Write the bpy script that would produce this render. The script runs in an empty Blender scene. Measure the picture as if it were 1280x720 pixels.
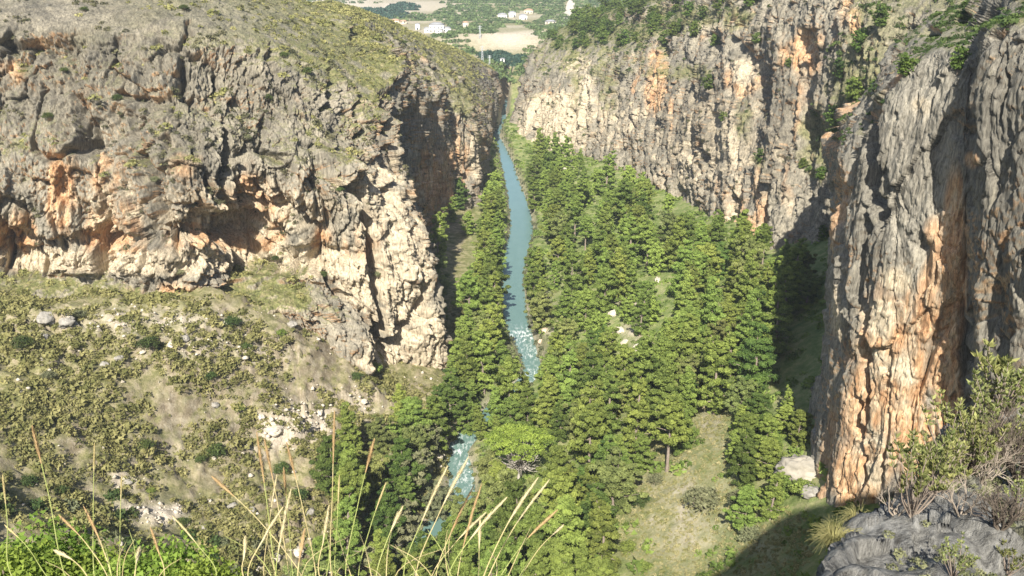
import bpy, math, random
import numpy as np
from math import radians
C = bpy.context.scene.collection
SC = bpy.context.scene
rng = np.random.default_rng(7)
random.seed(7)

# ------------------------------------------------------------------ camera
CAMZ = 90.0; PITCH = 21.0; FPX = 1155.0
cam_d = bpy.data.cameras.new('camera'); cam = bpy.data.objects.new('camera', cam_d); C.objects.link(cam)
cam.location = (0, 0, CAMZ); cam.rotation_euler = (radians(90 - PITCH), 0, 0)
cam_d.sensor_width = 36; cam_d.lens = 36 * FPX / 1280
cam_d.clip_start = 0.05; cam_d.clip_end = 20000
cam_d.dof.use_dof = True; cam_d.dof.focus_distance = 160; cam_d.dof.aperture_fstop = 13
SC.camera = cam

# ------------------------------------------------------------------ sky, sun, exposure
SUN_AZ = 7.6      # the shadows run this many degrees to the right of +Y
SUN_EL = 41.0
w = bpy.data.worlds.new('World'); SC.world = w; w.use_nodes = True
nt = w.node_tree; nt.nodes.clear()
sky = nt.nodes.new('ShaderNodeTexSky'); sky.sky_type = 'NISHITA'; sky.sun_disc = False
sky.sun_elevation = radians(SUN_EL); sky.sun_rotation = radians(180 + SUN_AZ)
sky.altitude = 200; sky.dust_density = 1.5
bg = nt.nodes.new('ShaderNodeBackground'); bg.inputs[1].default_value = 0.078
wo = nt.nodes.new('ShaderNodeOutputWorld')
nt.links.new(sky.outputs[0], bg.inputs[0]); nt.links.new(bg.outputs[0], wo.inputs[0])
sd = bpy.data.lights.new('sun', 'SUN'); sd.energy = 5.0; sd.angle = radians(0.53); sd.color = (1.0, 0.95, 0.85)
so = bpy.data.objects.new('sun', sd); C.objects.link(so)
so.rotation_euler = (radians(90 - SUN_EL), 0, radians(-SUN_AZ))
so.location = (0, -20, 200)
SC.view_settings.view_transform = 'Standard'; SC.view_settings.look = 'None'
SC.view_settings.exposure = 0.93; SC.view_settings.gamma = 1
SC.cycles.max_bounces = 5; SC.cycles.diffuse_bounces = 3; SC.cycles.glossy_bounces = 2
SC.cycles.transmission_bounces = 3; SC.cycles.transparent_max_bounces = 4; SC.cycles.volume_bounces = 0
SC.cycles.use_denoising = True

# ------------------------------------------------------------------ pixel <-> world
cp, sp_ = math.cos(radians(PITCH)), math.sin(radians(PITCH))
def ray(px, py):
    u = (px - 640) / FPX; v = (360 - py) / FPX
    return u, cp + sp_ * v, -sp_ + cp * v
def P(px, py, Y):
    dx, dy, dz = ray(px, py); t = Y / dy
    return (dx * t, Y, CAMZ + dz * t)
def G(px, py, z):
    dx, dy, dz = ray(px, py); t = (z - CAMZ) / dz
    return (dx * t, dy * t, z)
def proj(p):
    x = p[..., 0]; y = p[..., 1]; z = p[..., 2] - CAMZ
    dep = np.maximum(y * cp - z * sp_, 0.01); up = y * sp_ + z * cp
    return 640 + FPX * x / dep, 360 - FPX * up / dep, dep

# ------------------------------------------------------------------ noise
def _h(ix, iy, iz, s):
    u = np.uint32
    h = ix.astype(u) * u(374761393) + iy.astype(u) * u(668265263) + iz.astype(u) * u(2246822519) + u((s * 1274126177) & 0xFFFFFFFF)
    h = (h ^ (h >> u(13))) * u(1274126177); h = (h ^ (h >> u(15))) * u(2246822519)
    return ((h ^ (h >> u(16))) & u(0xFFFFFF)).astype(np.float32) / np.float32(0xFFFFFF)
def vn(p, s=0):
    p = p.astype(np.float32); i = np.floor(p).astype(np.int32); f = p - i; f = f * f * f * (f * (f * 6 - 15) + 10)
    x, y, z = i[..., 0], i[..., 1], i[..., 2]; fx, fy, fz = f[..., 0], f[..., 1], f[..., 2]
    def L(a, b, t): return a + (b - a) * t
    r = L(L(L(_h(x, y, z, s), _h(x+1, y, z, s), fx), L(_h(x, y+1, z, s), _h(x+1, y+1, z, s), fx), fy),
          L(L(_h(x, y, z+1, s), _h(x+1, y, z+1, s), fx), L(_h(x, y+1, z+1, s), _h(x+1, y+1, z+1, s), fx), fy), fz)
    return r * 2 - 1
ROT = np.array([[0.36, 0.48, -0.8], [-0.8, 0.6, 0.0], [0.48, 0.64, 0.6]])
def fbm(p, o=4, s=0, g=0.5):
    r = 0; a = 1; n = 0
    for k in range(o):
        r = r + a * vn(p, s + k * 17); n += a; a *= g; p = p * 2.03 + 11.3
    return r / n
def ridged(p, o=3, s=0):
    r = 0; a = 1; n = 0
    for k in range(o):
        r = r + a * (1 - np.abs(vn(p, s + k * 13)) * 2.2); n += a; a *= .5; p = p * 2.1 + 5.7
    return np.clip(r / n, -1, 1)
def worley(p, s=0):
    p = p.astype(np.float32); i = np.floor(p).astype(np.int32); f1 = np.full(p.shape[:-1], 9., np.float32); f2 = f1.copy(); cid = np.zeros_like(f1)
    for a in (-1, 0, 1):
        for b in (-1, 0, 1):
            for c in (-1, 0, 1):
                x, y, z = i[..., 0] + a, i[..., 1] + b, i[..., 2] + c
                q = np.stack([x + _h(x, y, z, s), y + _h(x, y, z, s + 1), z + _h(x, y, z, s + 2)], -1)
                d = np.sqrt(((q - p) ** 2).sum(-1)); r = _h(x, y, z, s + 3)
                n1 = d < f1
                f2 = np.where(n1, f1, np.minimum(f2, d)); cid = np.where(n1, r, cid); f1 = np.where(n1, d, f1)
    return f1, f2, cid
def facets(p, s=0):
    """broken rock: every cell a tilted plane, with cracks between the cells"""
    p = p.astype(np.float32); i = np.floor(p).astype(np.int32); f1 = np.full(p.shape[:-1], 9., np.float32); f2 = f1.copy(); cid = np.zeros_like(f1); off = np.zeros_like(p)
    for a in (-1, 0, 1):
        for b in (-1, 0, 1):
            for c in (-1, 0, 1):
                x, y, z = i[..., 0] + a, i[..., 1] + b, i[..., 2] + c
                q = p - np.stack([x + _h(x, y, z, s), y + _h(x, y, z, s + 1), z + _h(x, y, z, s + 2)], -1)
                d = np.abs(q).max(-1) * .6 + np.sqrt((q ** 2).sum(-1)) * .4; r = _h(x, y, z, s + 3)
                n1 = d < f1
                f2 = np.where(n1, f1, np.minimum(f2, d)); cid = np.where(n1, r, cid); off = np.where(n1[..., None], q, off); f1 = np.where(n1, d, f1)
    g = np.stack([np.sin(cid * 917.), np.sin(cid * 573. + 1), np.sin(cid * 331. + 2)], -1)
    return f1, f2, cid, (off * g).sum(-1)
def ss(a, b, x):
    t = np.clip((x - a) / (b - a), 0, 1); return t * t * (3 - 2 * t)
def blob(px, py, lst):
    r = np.zeros_like(px)
    for (cx, cy, rx, ry, st) in lst:
        d = ((px - cx) / rx) ** 2 + ((py - cy) / ry) ** 2
        r = np.maximum(r, st * np.exp(-d * 0.9))
    return r

# ------------------------------------------------------------------ materials
def newmat(name):
    m = bpy.data.materials.new(name); m.use_nodes = True
    n = m.node_tree; n.nodes.clear()
    o = n.nodes.new('ShaderNodeOutputMaterial'); b = n.nodes.new('ShaderNodeBsdfPrincipled')
    n.links.new(b.outputs[0], o.inputs[0]); b.inputs['Roughness'].default_value = .85
    b.inputs['Specular IOR Level'].default_value = .25
    return m, n, b, o
def mixc(n, f, a, b, mode='MIX'):
    x = n.nodes.new('ShaderNodeMix'); x.data_type = 'RGBA'; x.blend_type = mode
    for s, v in ((x.inputs[0], f), (x.inputs[6], a), (x.inputs[7], b)):
        if isinstance(v, bpy.types.NodeSocket): n.links.new(v, s)
        elif isinstance(v, (int, float)): s.default_value = v
        else: s.default_value = (*v, 1)
    return x.outputs[2]
def noise(n, scale, detail=4, rough=.6, vec=None, out=0):
    t = n.nodes.new('ShaderNodeTexNoise'); t.inputs['Scale'].default_value = scale
    t.inputs['Detail'].default_value = detail; t.inputs['Roughness'].default_value = rough
    if vec is not None: n.links.new(vec, t.inputs['Vector'])
    return t.outputs[out]
def objco(n, sc=(1, 1, 1)):
    t = n.nodes.new('ShaderNodeTexCoord'); m = n.nodes.new('ShaderNodeMapping'); m.inputs['Scale'].default_value = sc
    n.links.new(t.outputs['Object'], m.inputs['Vector']); return m.outputs[0]
def ramp(n, v, pts):
    r = n.nodes.new('ShaderNodeValToRGB'); n.links.new(v, r.inputs[0]); e = r.color_ramp.elements
    while len(e) < len(pts): e.new(0.5)
    for k, (p_, c) in enumerate(pts):
        e[k].position = p_; e[k].color = (*c, 1) if not isinstance(c, (int, float)) else (c, c, c, 1)
    return r.outputs[0]
def bump(n, b, h, st, dist):
    x = n.nodes.new('ShaderNodeBump'); x.inputs['Strength'].default_value = st; x.inputs['Distance'].default_value = dist
    n.links.new(h, x.inputs['Height']); n.links.new(x.outputs[0], b.inputs['Normal'])
def attr(n, name):
    a = n.nodes.new('ShaderNodeAttribute'); a.attribute_name = name; return a

def rock_mat(name, bumpd=.35, s=1.0, grey=(.295, .262, .20)):
    """limestone: grey weathered skin, orange fresh rock (mask R), low plants and soil (mask G), pale bands (mask B)"""
    m, n, b, o = newmat(name)
    a = attr(n, 'mask'); sep = n.nodes.new('ShaderNodeSeparateColor'); n.links.new(a.outputs[0], sep.inputs[0])
    oc = objco(n); st = objco(n, (1, 1, .18))
    d = (grey[0]*.42, grey[1]*.42, grey[2]*.42)
    l = (grey[0]*1.45, grey[1]*1.43, grey[2]*1.35)
    base = ramp(n, noise(n, .55*s, 6, .72, st), [(.34, d), (.46, grey), (.56, grey), (.70, l)])
    lich = ramp(n, noise(n, .16*s, 5, .65, st), [(.42, 0.), (.62, 1.)])
    base = mixc(n, lich, base, mixc(n, .5, base, (.125, .118, .10)))
    orange = ramp(n, noise(n, .7*s, 5, .7, st), [(.3, (.36, .18, .085)), (.46, (.52, .30, .15)), (.6, (.58, .42, .26)), (.72, (.40, .33, .24))])
    base = mixc(n, sep.outputs[0], base, orange)
    pale = ramp(n, noise(n, 1.1*s, 5, .7, oc), [(.3, (.38, .31, .21)), (.6, (.56, .475, .345))])
    base = mixc(n, sep.outputs[2], base, pale)
    veg = ramp(n, noise(n, .9*s, 6, .75, oc), [(.32, (.075, .085, .03)), (.48, (.16, .165, .06)), (.6, (.25, .22, .11)), (.75, (.34, .30, .19))])
    base = mixc(n, sep.outputs[1], base, veg)
    wt = attr(n, 'weathered'); base = mixc(n, wt.outputs['Fac'], base, mixc(n, 1.0, base, (.70, .70, .70), "MULTIPLY"))
    fine = ramp(n, noise(n, 2.6*s, 4, .75, st), [(.36, .5), (.5, .95), (.64, 1.3)])
    base = mixc(n, 1.0, base, fine, 'MULTIPLY')
    n.links.new(base, b.inputs['Base Color']); b.inputs['Roughness'].default_value = .95
    bump(n, b, noise(n, 1.6*s, 6, .75, st), .9, bumpd)
    return m
def leaf_mat(name, c1, c2, tr=.32, c3=None):
    m, n, b, o = newmat(name)
    oi = n.nodes.new('ShaderNodeObjectInfo'); g = n.nodes.new('ShaderNodeNewGeometry')
    a = attr(n, 'tint')
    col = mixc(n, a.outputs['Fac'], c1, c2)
    hs = n.nodes.new('ShaderNodeHueSaturation')
    mr = n.nodes.new('ShaderNodeMapRange'); mr.inputs[3].default_value = .78; mr.inputs[4].default_value = 1.28
    n.links.new(oi.outputs['Random'], mr.inputs[0]); n.links.new(mr.outputs[0], hs.inputs['Value'])
    mh = n.nodes.new('ShaderNodeMath'); mh.operation = 'MULTIPLY_ADD'; mh.inputs[1].default_value = 7.31; mh.inputs[2].default_value = 0
    fr = n.nodes.new('ShaderNodeMath'); fr.operation = 'FRACT'
    n.links.new(oi.outputs['Random'], mh.inputs[0]); n.links.new(mh.outputs[0], fr.inputs[0])
    mr2 = n.nodes.new('ShaderNodeMapRange'); mr2.inputs[3].default_value = .478; mr2.inputs[4].default_value = .512
    n.links.new(fr.outputs[0], mr2.inputs[0]); n.links.new(mr2.outputs[0], hs.inputs['Hue'])
    n.links.new(col, hs.inputs['Color'])
    n.links.new(hs.outputs[0], b.inputs['Base Color']); b.inputs['Roughness'].default_value = .7
    t = n.nodes.new('ShaderNodeBsdfTranslucent'); n.links.new(hs.outputs[0], t.inputs[0])
    mx = n.nodes.new('ShaderNodeMixShader'); mx.inputs[0].default_value = tr
    n.links.new(b.outputs[0], mx.inputs[1]); n.links.new(t.outputs[0], mx.inputs[2]); n.links.new(mx.outputs[0], o.inputs[0])
    return m
def plain(name, c1, c2, sc=2., rough=.85, bd=.02, metal=0.):
    m, n, b, o = newmat(name); oc = objco(n)
    v = noise(n, sc, 5, .7, oc)
    n.links.new(ramp(n, v, [(.3, c1), (.7, c2)]), b.inputs['Base Color'])
    b.inputs['Roughness'].default_value = rough; b.inputs['Metallic'].default_value = metal
    if bd: bump(n, b, v, .6, bd)
    return m

# ------------------------------------------------------------------ mesh helpers
def mesh_obj(name, V, F, mat, parent=None, attrs=None, smooth=False, colattr=None):
    """F: (n,3) or (n,4) array"""
    V = np.asarray(V, np.float32).reshape(-1, 3); F = np.asarray(F, np.int32); k = F.shape[1]
    me = bpy.data.meshes.new(name)
    me.vertices.add(len(V)); me.vertices.foreach_set('co', V.ravel())
    me.loops.add(F.size); me.loops.foreach_set('vertex_index', F.ravel())
    me.polygons.add(len(F)); me.polygons.foreach_set('loop_start', np.arange(0, F.size, k, dtype=np.int32))
    me.update(calc_edges=True)
    if smooth: me.polygons.foreach_set('use_smooth', np.ones(len(F), bool))
    for an, av in (attrs or {}).items():
        a = me.attributes.new(an, 'FLOAT', 'POINT'); a.data.foreach_set('value', np.asarray(av, np.float32).ravel())
    if colattr is not None:
        a = me.color_attributes.new('mask', 'FLOAT_COLOR', 'POINT')
        c = np.ones((len(V), 4), np.float32); c[:, :3] = colattr; a.data.foreach_set('color', c.ravel())
    if mat: me.materials.append(mat)
    me.validate()
    o = bpy.data.objects.new(name, me); C.objects.link(o)
    if parent: o.parent = parent
    return o
def tag(o, label=None, cat=None, group=None, kind=None):
    if label: o['label'] = label
    if cat: o['category'] = cat
    if group: o['group'] = group
    if kind: o['kind'] = kind
    return o
def thing(name, loc=(0, 0, 0), rz=0):
    o = bpy.data.objects.new(name, None); C.objects.link(o); o.location = loc; o.rotation_euler = (0, 0, rz)
    o.empty_display_size = .3; return o
def dup(root, loc, rz=0, sc=(1, 1, 1), tilt=(0, 0)):
    r = root.copy(); C.objects.link(r); r.location = loc; r.rotation_euler = (tilt[0], tilt[1], rz); r.scale = sc
    for ch in root.children:
        c = ch.copy(); C.objects.link(c); c.parent = r
    return r
class MB:
    def __init__(s): s.V = []; s.F = []; s.n = 0
    def add(s, V, F):
        V = np.asarray(V, float).reshape(-1, 3); F = np.asarray(F, int)
        s.V.append(V); s.F.append(F + s.n); s.n += len(V)
    def box(s, c, d, rz=0):
        x, y, z = d[0] / 2, d[1] / 2, d[2] / 2
        V = np.array([(-x, -y, -z), (x, -y, -z), (x, y, -z), (-x, y, -z), (-x, -y, z), (x, -y, z), (x, y, z), (-x, y, z)])
        ca, sa = math.cos(rz), math.sin(rz); V = np.stack([V[:, 0] * ca - V[:, 1] * sa, V[:, 0] * sa + V[:, 1] * ca, V[:, 2]], 1) + np.array(c)
        s.add(V, [(0, 3, 2, 1), (4, 5, 6, 7), (0, 1, 5, 4), (1, 2, 6, 5), (2, 3, 7, 6), (3, 0, 4, 7)])
    def tube(s, pts, rad, k=6):
        pts = np.asarray(pts, float); n = len(pts); rad = np.broadcast_to(np.asarray(rad, float), (n,))
        T = np.gradient(pts, axis=0); T /= np.linalg.norm(T, axis=1)[:, None] + 1e-9
        up = np.array([0.3, 0.9, 0.2]); A = np.cross(T, up); A /= np.linalg.norm(A, axis=1)[:, None] + 1e-9; B = np.cross(T, A)
        an = np.arange(k) * 2 * math.pi / k
        R = pts[:, None] + rad[:, None, None] * (A[:, None] * np.cos(an)[None, :, None] + B[:, None] * np.sin(an)[None, :, None])
        F = [(i * k + j, i * k + (j + 1) % k, (i + 1) * k + (j + 1) % k, (i + 1) * k + j) for i in range(n - 1) for j in range(k)]
        s.add(R.reshape(-1, 3), F)
    def build(s, name, mat, parent=None, smooth=True):
        F = np.concatenate(s.F)
        if (F[:, 2] == F[:, 3]).any():
            F = np.concatenate([F[:, [0, 1, 2]], F[:, [0, 2, 3]]]); F = F[(F[:, 0] != F[:, 1]) & (F[:, 1] != F[:, 2]) & (F[:, 0] != F[:, 2])]
        return mesh_obj(name, np.concatenate(s.V), F, mat, parent, smooth=smooth)

def gridF(nu, nv):
    a = (np.arange(nu - 1)[:, None] * nv + np.arange(nv - 1)[None, :]).ravel()
    return np.stack([a, a + nv, a + nv + 1, a + 1], 1)
def cr_matrix(n, t):
    """Catmull-Rom weights (len(t) x n)"""
    t = np.clip(t, 0, n - 1 - 1e-6); i = np.floor(t).astype(int); f = t - i
    W = np.zeros((len(t), n)); r = np.arange(len(t))
    w = [(-f + 2*f**2 - f**3) / 2, (2 - 5*f**2 + 3*f**3) / 2, (f + 4*f**2 - 3*f**3) / 2, (-f**2 + f**3) / 2]
    for k in range(4): np.add.at(W, (r, np.clip(i + k - 1, 0, n - 1)), w[k])
    return W
def loft_eval(net, nu, nv):
    cu, cv, _ = net.shape
    tu = np.linspace(0, cu - 1, 160); tv = np.linspace(0, cv - 1, 160)
    S = np.einsum('ia,jb,abk->ijk', cr_matrix(cu, tu), cr_matrix(cv, tv), net)
    px, py, dep = proj(S)
    def resample(axis, t, n):
        d = np.hypot(np.diff(px, axis=axis), np.diff(py, axis=axis))
        vis = (px > -80) & (px < 1360) & (py > -80) & (py < 800); vis = vis[1:] if axis == 0 else vis[:, 1:]
        d = np.where(vis, np.minimum(d, 40), .6); wl = d.mean(axis=1 - axis) + .35
        c = np.concatenate([[0], np.cumsum(wl)]); return np.interp(np.linspace(0, c[-1], n), c, t)
    tu = resample(0, tu, nu); tv = resample(1, tv, nv)
    return np.einsum('ia,jb,abk->ijk', cr_matrix(cu, tu), cr_matrix(cv, tv), net)
def normals(S):
    du = np.gradient(S, axis=0); dv = np.gradient(S, axis=1)
    N = np.cross(du, dv); N /= np.linalg.norm(N, axis=-1, keepdims=True) + 1e-9
    # away from the rock: toward the camera side
    cdir = np.array([0, 0, CAMZ + 60]) - S
    s = np.sign((N * cdir).sum(-1)); s[s == 0] = 1
    s = np.sign(s.sum())
    return N * s

# ------------------------------------------------------------------ river line
RIV = [(400, 790, 34), (455, 745, 34), (492, 712, 32), (540, 665, 30), (574, 622, 30), (576, 590, 30), (572, 562, 30), (600, 530, 26), (632, 500, 22), (664, 468, 24),
       (660, 440, 32), (650, 415, 36), (644, 390, 36), (641, 350, 34), (644, 318, 35), (652, 288, 34), (648, 255, 27), (638, 220, 20), (631, 195, 15), (624, 178, 13), (620, 169, 11), (627, 158, 9), (630, 148, 6), (630, 138, 5)]
RP = []
for (a, b, wd) in RIV:
    wd *= (.72 if b > 430 else .82); x, y, z = G(a, b, 0.0); dep = proj(np.array([x, y, 0.]))[2]
    RP.append((x, y, max(1.9, wd / FPX * float(dep) / 2)))
RP.append((-2, 545, 2)); RP.append((6, 575, 2))
RP = np.array(RP)
tt = np.linspace(0, len(RP) - 1, 420); RC = cr_matrix(len(RP), tt) @ RP
def river_d(x, y):
    """distance to the river's centre line minus its half width"""
    sh = x.shape; x = x.ravel(); y = y.ravel(); out = np.empty(len(x))
    for k in range(0, len(x), 20000):
        dx = x[k:k+20000, None] - RC[None, :, 0]; dy = y[k:k+20000, None] - RC[None, :, 1]
        out[k:k+20000] = (np.sqrt(dx * dx + dy * dy) - RC[None, :, 2]).min(1)
    return out.reshape(sh)

# ------------------------------------------------------------------ ground
GC = [(700,430,5),(760,400,9),(800,430,10),(830,330,13),(900,292,18),(960,318,22),(1020,348,27),(720,204,6),(780,228,9),(850,265,13),(870,600,15),(800,700,10),
      (900,520,17),(930,460,20),(980,560,22),(1030,640,24),(1000,700,22),(900,700,14),(760,600,8),(700,540,5),(700,650,5),(1000,450,25),(950,400,21),(820,500,11),
      (650,620,2.5),(720,300,5),(680,250,3),(660,200,2),(600,250,2.5),(600,300,2.5),(590,380,3),(560,450,3.5),(620,450,2),(570,500,3),(520,500,5),(400,520,11),
      (450,600,5),(380,640,9),(500,620,3),(450,700,4),(330,700,9),(200,600,17),(300,560,14),(100,640,21),(0,700,29),(0,540,28),(100,480,28),(0,400,33),
      (120,420,31),(250,425,28),(250,480,23),(400,440,18),(350,405,25),(480,480,8),(440,430,17),(550,475,4),(200,700,18),(540,300,4),(1100,700,30)]
GP = [G(*g) for g in GC] + [(-130, 60, 45), (-130, 150, 38), (-96, 158, 29), (-66, 165, 25), (-42, 174, 17), (-100, 205, 28), (-50, 205, 18), (0, 60, 14), (-60, 40, 40), (60, 60, 34), (80, 150, 48), (0, 15, 30), (-20, 80, 8), (90, 60, 55), (0, 470, 6), (-25, 470, 12), (22, 470, 12), (-60, 350, 15), (70, 350, 18), (-15, 330, 3), (10, 330, 3)]
GP = np.array(GP)
def _U(r2): return np.where(r2 < 1e-9, 0, r2 * np.log(r2 + 1e-12) * .5)
_n = len(GP); K = np.zeros((_n + 3, _n + 3)); S_ = GP[:, :2] / 100
K[:_n, :_n] = _U(((S_[:, None] - S_[None]) ** 2).sum(-1)) + np.eye(_n) * 0.004
K[:_n, _n] = 1; K[:_n, _n+1:] = S_; K[_n, :_n] = 1; K[_n+1:, :_n] = S_.T
_w = np.linalg.solve(K, np.concatenate([GP[:, 2], [0, 0, 0]]))
def ground_base(x, y):
    sh = x.shape; q = np.stack([x.ravel(), y.ravel()], 1) / 100; out = np.empty(len(q))
    for k in range(0, len(q), 50000):
        c = q[k:k+50000]; out[k:k+50000] = _U(((c[:, None] - S_[None]) ** 2).sum(-1)) @ _w[:_n] + _w[_n] + c @ _w[_n+1:]
    return out.reshape(sh)
MOUNDS = [(640, 55, 23, 60, 22, 9), (700, 40, 22, 40, 30, 5), (560, 62, 20, 25, 20, 3)]
def ground_z(x, y, detail=True):
    x = np.asarray(x, float); y = np.asarray(y, float)
    near = np.clip(ground_base(x, np.minimum(y, 520)), 1.2, 62)
    zz = np.zeros(x.shape)
    p = np.stack([x, y, zz], -1)
    if detail:
        sl = ss(-2, -30, x) * ss(200, 150, y)
        near = near + fbm(p / 9., 5, 3) * (.7 + 1.3 * sl) + np.maximum(ridged(p / 14., 3, 8), 0) ** 2 * 2.2 * sl
    far = 20 + fbm(p / 260., 3, 21) * 5 + fbm(p / 40., 3, 22) * 1.0
    for (a, b, z0, rx, ry, h) in MOUNDS:
        cx, cy, _ = G(a, b, z0); far = far + h * np.exp(-(((x - cx) / rx) ** 2 + ((y - cy) / ry) ** 2))
    d = river_d(x, y)
    t = ss(455, 540, y); z = near * (1 - t) + far * t
    k = np.maximum(ss(-1.0, 2.2, d), ss(545, 560, y))
    z = (-1.2) * (1 - k) + z * k
    return z
ny, nx = 620, 620
Yg = np.concatenate([np.linspace(12, 70, 40, endpoint=False), 70 * (560 / 70.) ** np.linspace(0, 1, 470, endpoint=False), 560 * (14000 / 560.) ** (np.linspace(0, 1, 110) ** 1.6)])
ag = np.linspace(-1, 1, nx); ag = np.sign(ag) * (np.abs(ag) * .62 + .6 * np.abs(ag) ** 6)
Xg = ag[None, :] * (Yg[:, None] * 1.02 + 25)
Yg2 = np.repeat(Yg[:, None], nx, 1)
Zg = ground_z(Xg, Yg2)
gS = np.stack([Xg, Yg2, Zg], -1)
gN = normals(gS); gN *= np.sign(gN[..., 2:3])
gpx, gpy, _d = proj(gS)
_oc = np.clip(blob(gpx, gpy, [(370,530,70,30,1),(430,500,50,16,1),(340,440,50,18,1),(130,440,120,14,.8),(60,405,60,18,1),(410,400,40,20,1),(250,430,60,14,.8),(380,660,40,50,1),(560,575,16,14,.6),(790,400,16,36,.6),(1000,580,20,50,.6)]) , 0, 1) + .25 * (Xg < -15) * (Yg2 < 220)
_f1, _f2, _cid = worley(gS * np.array([.38, .38, .7]) + fbm(gS / 3., 2, 300)[..., None], 301)
_g1, _g2, _cid2 = worley(gS * 1.1, 305)
Zg = Zg + _oc * ((_cid - .35) * 2.1 + (_cid2 - .5) * .7 - .8 * ss(.12, 0, _f2 - _f1)) * (Yg2 < 300)
gS = np.stack([Xg, Yg2, Zg], -1); gN = normals(gS); gN *= np.sign(gN[..., 2:3]); gpx, gpy, _d = proj(gS)
p3 = gS
bare = ss(.05, .45, fbm(p3 / np.array([7., 7., 7.]), 4, 31))
PALE_G = [(370,530,60,26,1),(340,545,40,20,1),(430,505,40,12,1),(190,640,50,16,.9),(150,600,30,22,.7),(230,560,20,14,.5),(250,430,40,14,.8),(330,445,30,14,.7),(690,410,12,30,1),(560,575,16,14,1),(530,570,16,10,.7),(790,400,16,36,1),(775,370,10,24,1),(800,430,14,12,1),(715,200,14,10,1),(850,640,60,80,.5),(960,690,60,40,.4),(890,520,20,50,.5),(180,400,100,14,.8)]
gpale = np.clip(blob(gpx, gpy, PALE_G) * (.8 + 1.5 * fbm(p3 / 2.2, 4, 77)), 0, 1)
rd = river_d(Xg, Yg2)
gpale = np.maximum(gpale, ss(2.2, .2, rd) * .75)
farpale = ss(500, 560, Yg2) * np.clip(.05 + .5 * ss(-.1, .25, fbm(p3 / np.array([90., 45., 90.]), 3, 5)) + blob(gpx, gpy, [(636,52,46,11,.8),(400,8,90,16,1.2),(690,8,10,16,0)]), 0, 1)
gpale = np.maximum(gpale * (1 - ss(480, 540, Yg2)), farpale)
# mask: R = orange earth, G = soil with low plants, B = pale rock
gveg = np.clip(1 - .55 * bare * (Xg < -15), 0, 1) * (1 - ss(.75, .55, gN[..., 2]) * .8)
green = np.clip(ss(-16, -6, Xg) * ss(520, 460, Yg2) , 0, 1)
def ground_mat():
    m, n, b, o = newmat('scrubby_soil')
    a = attr(n, 'mask'); sep = n.nodes.new('ShaderNodeSeparateColor'); n.links.new(a.outputs[0], sep.inputs[0]); oc = objco(n)
    soil = ramp(n, noise(n, .8, 7, .75, oc), [(.3, (.13, .10, .065)), (.48, (.25, .20, .14)), (.62, (.42, .36, .27))])
    dry = ramp(n, noise(n, .5, 7, .75, oc), [(.36, (.11, .115, .04)), (.48, (.20, .19, .08)), (.6, (.36, .31, .19))])
    base = mixc(n, sep.outputs[1], soil, dry)
    pale = ramp(n, noise(n, .9, 6, .75, oc), [(.3, (.33, .27, .20)), (.55, (.56, .49, .39)), (.75, (.70, .64, .54))])
    base = mixc(n, sep.outputs[2], base, pale)
    grass = ramp(n, noise(n, .35, 6, .75, oc), [(.35, (.10, .15, .035)), (.5, (.20, .24, .08)), (.62, (.32, .31, .15))])
    base = mixc(n, sep.outputs[0], base, grass)
    n.links.new(base, b.inputs['Base Color']); b.inputs['Roughness'].default_value = .95
    bump(n, b, noise(n, 2.5, 6, .75, oc), .9, .25)
    return m
meadow = np.minimum(1, blob(gpx, gpy, [(840,640,70,100,1.2),(885,520,24,70,1.)]))
gm = np.stack([green * (1 - gpale) * (1 - .65 * meadow), gveg, gpale], -1).reshape(-1, 3)
ground = mesh_obj('ground', gS.reshape(-1, 3), gridF(len(Yg), nx), ground_mat(), smooth=True, colattr=gm); tag(ground, kind='structure')

# water
m, n, b, o = newmat('river_water'); oc = objco(n); oc2 = objco(n, (1, .35, 1))
a = attr(n, 'foam'); a2 = attr(n, 'deep')
fo = n.nodes.new('ShaderNodeMath'); fo.operation = 'MULTIPLY'
n.links.new(a.outputs['Fac'], fo.inputs[0])
n.links.new(ramp(n, noise(n, 1.5, 6, .8, oc2), [(.50, 0.), (.60, 1.)]), fo.inputs[1])
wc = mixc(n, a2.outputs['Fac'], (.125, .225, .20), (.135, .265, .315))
wc = mixc(n, .5, wc, mixc(n, noise(n, .35, 4, .6, oc2), (.08, .14, .12), (.18, .26, .23)))
n.links.new(mixc(n, fo.outputs[0], wc, (.85, .88, .86)), b.inputs['Base Color'])
b.inputs['Roughness'].default_value = .22; b.inputs['Specular IOR Level'].default_value = .5
bump(n, b, noise(n, 1.4, 5, .65, oc2), .35, .12)
T = np.gradient(RC[:, :2], axis=0); T /= np.linalg.norm(T, axis=1)[:, None]; Nn = np.stack([T[:, 1], -T[:, 0]], 1)
cross = np.linspace(-1, 1, 15); hw = RC[:, 2] + .9
wS = RC[:, None, :2] + Nn[:, None] * (cross[None, :, None] * hw[:, None, None])
wS = np.concatenate([wS, np.zeros(wS.shape[:2] + (1,))], -1)
wpx, wpy, _d = proj(wS)
foam = blob(wpx, wpy, [(655,420,20,9,1.3),(665,438,16,12,.75),(668,470,14,12,.8),(574,560,18,12,1.1),(585,585,14,16,1.0),(578,605,14,12,.7),(640,495,12,8,.7)])
mesh_obj('river', wS.reshape(-1, 3), gridF(len(RC), 15), m, smooth=True, attrs={'foam': foam.ravel(), 'deep': ss(330, 200, wpy).ravel()})['kind'] = 'structure'

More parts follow.
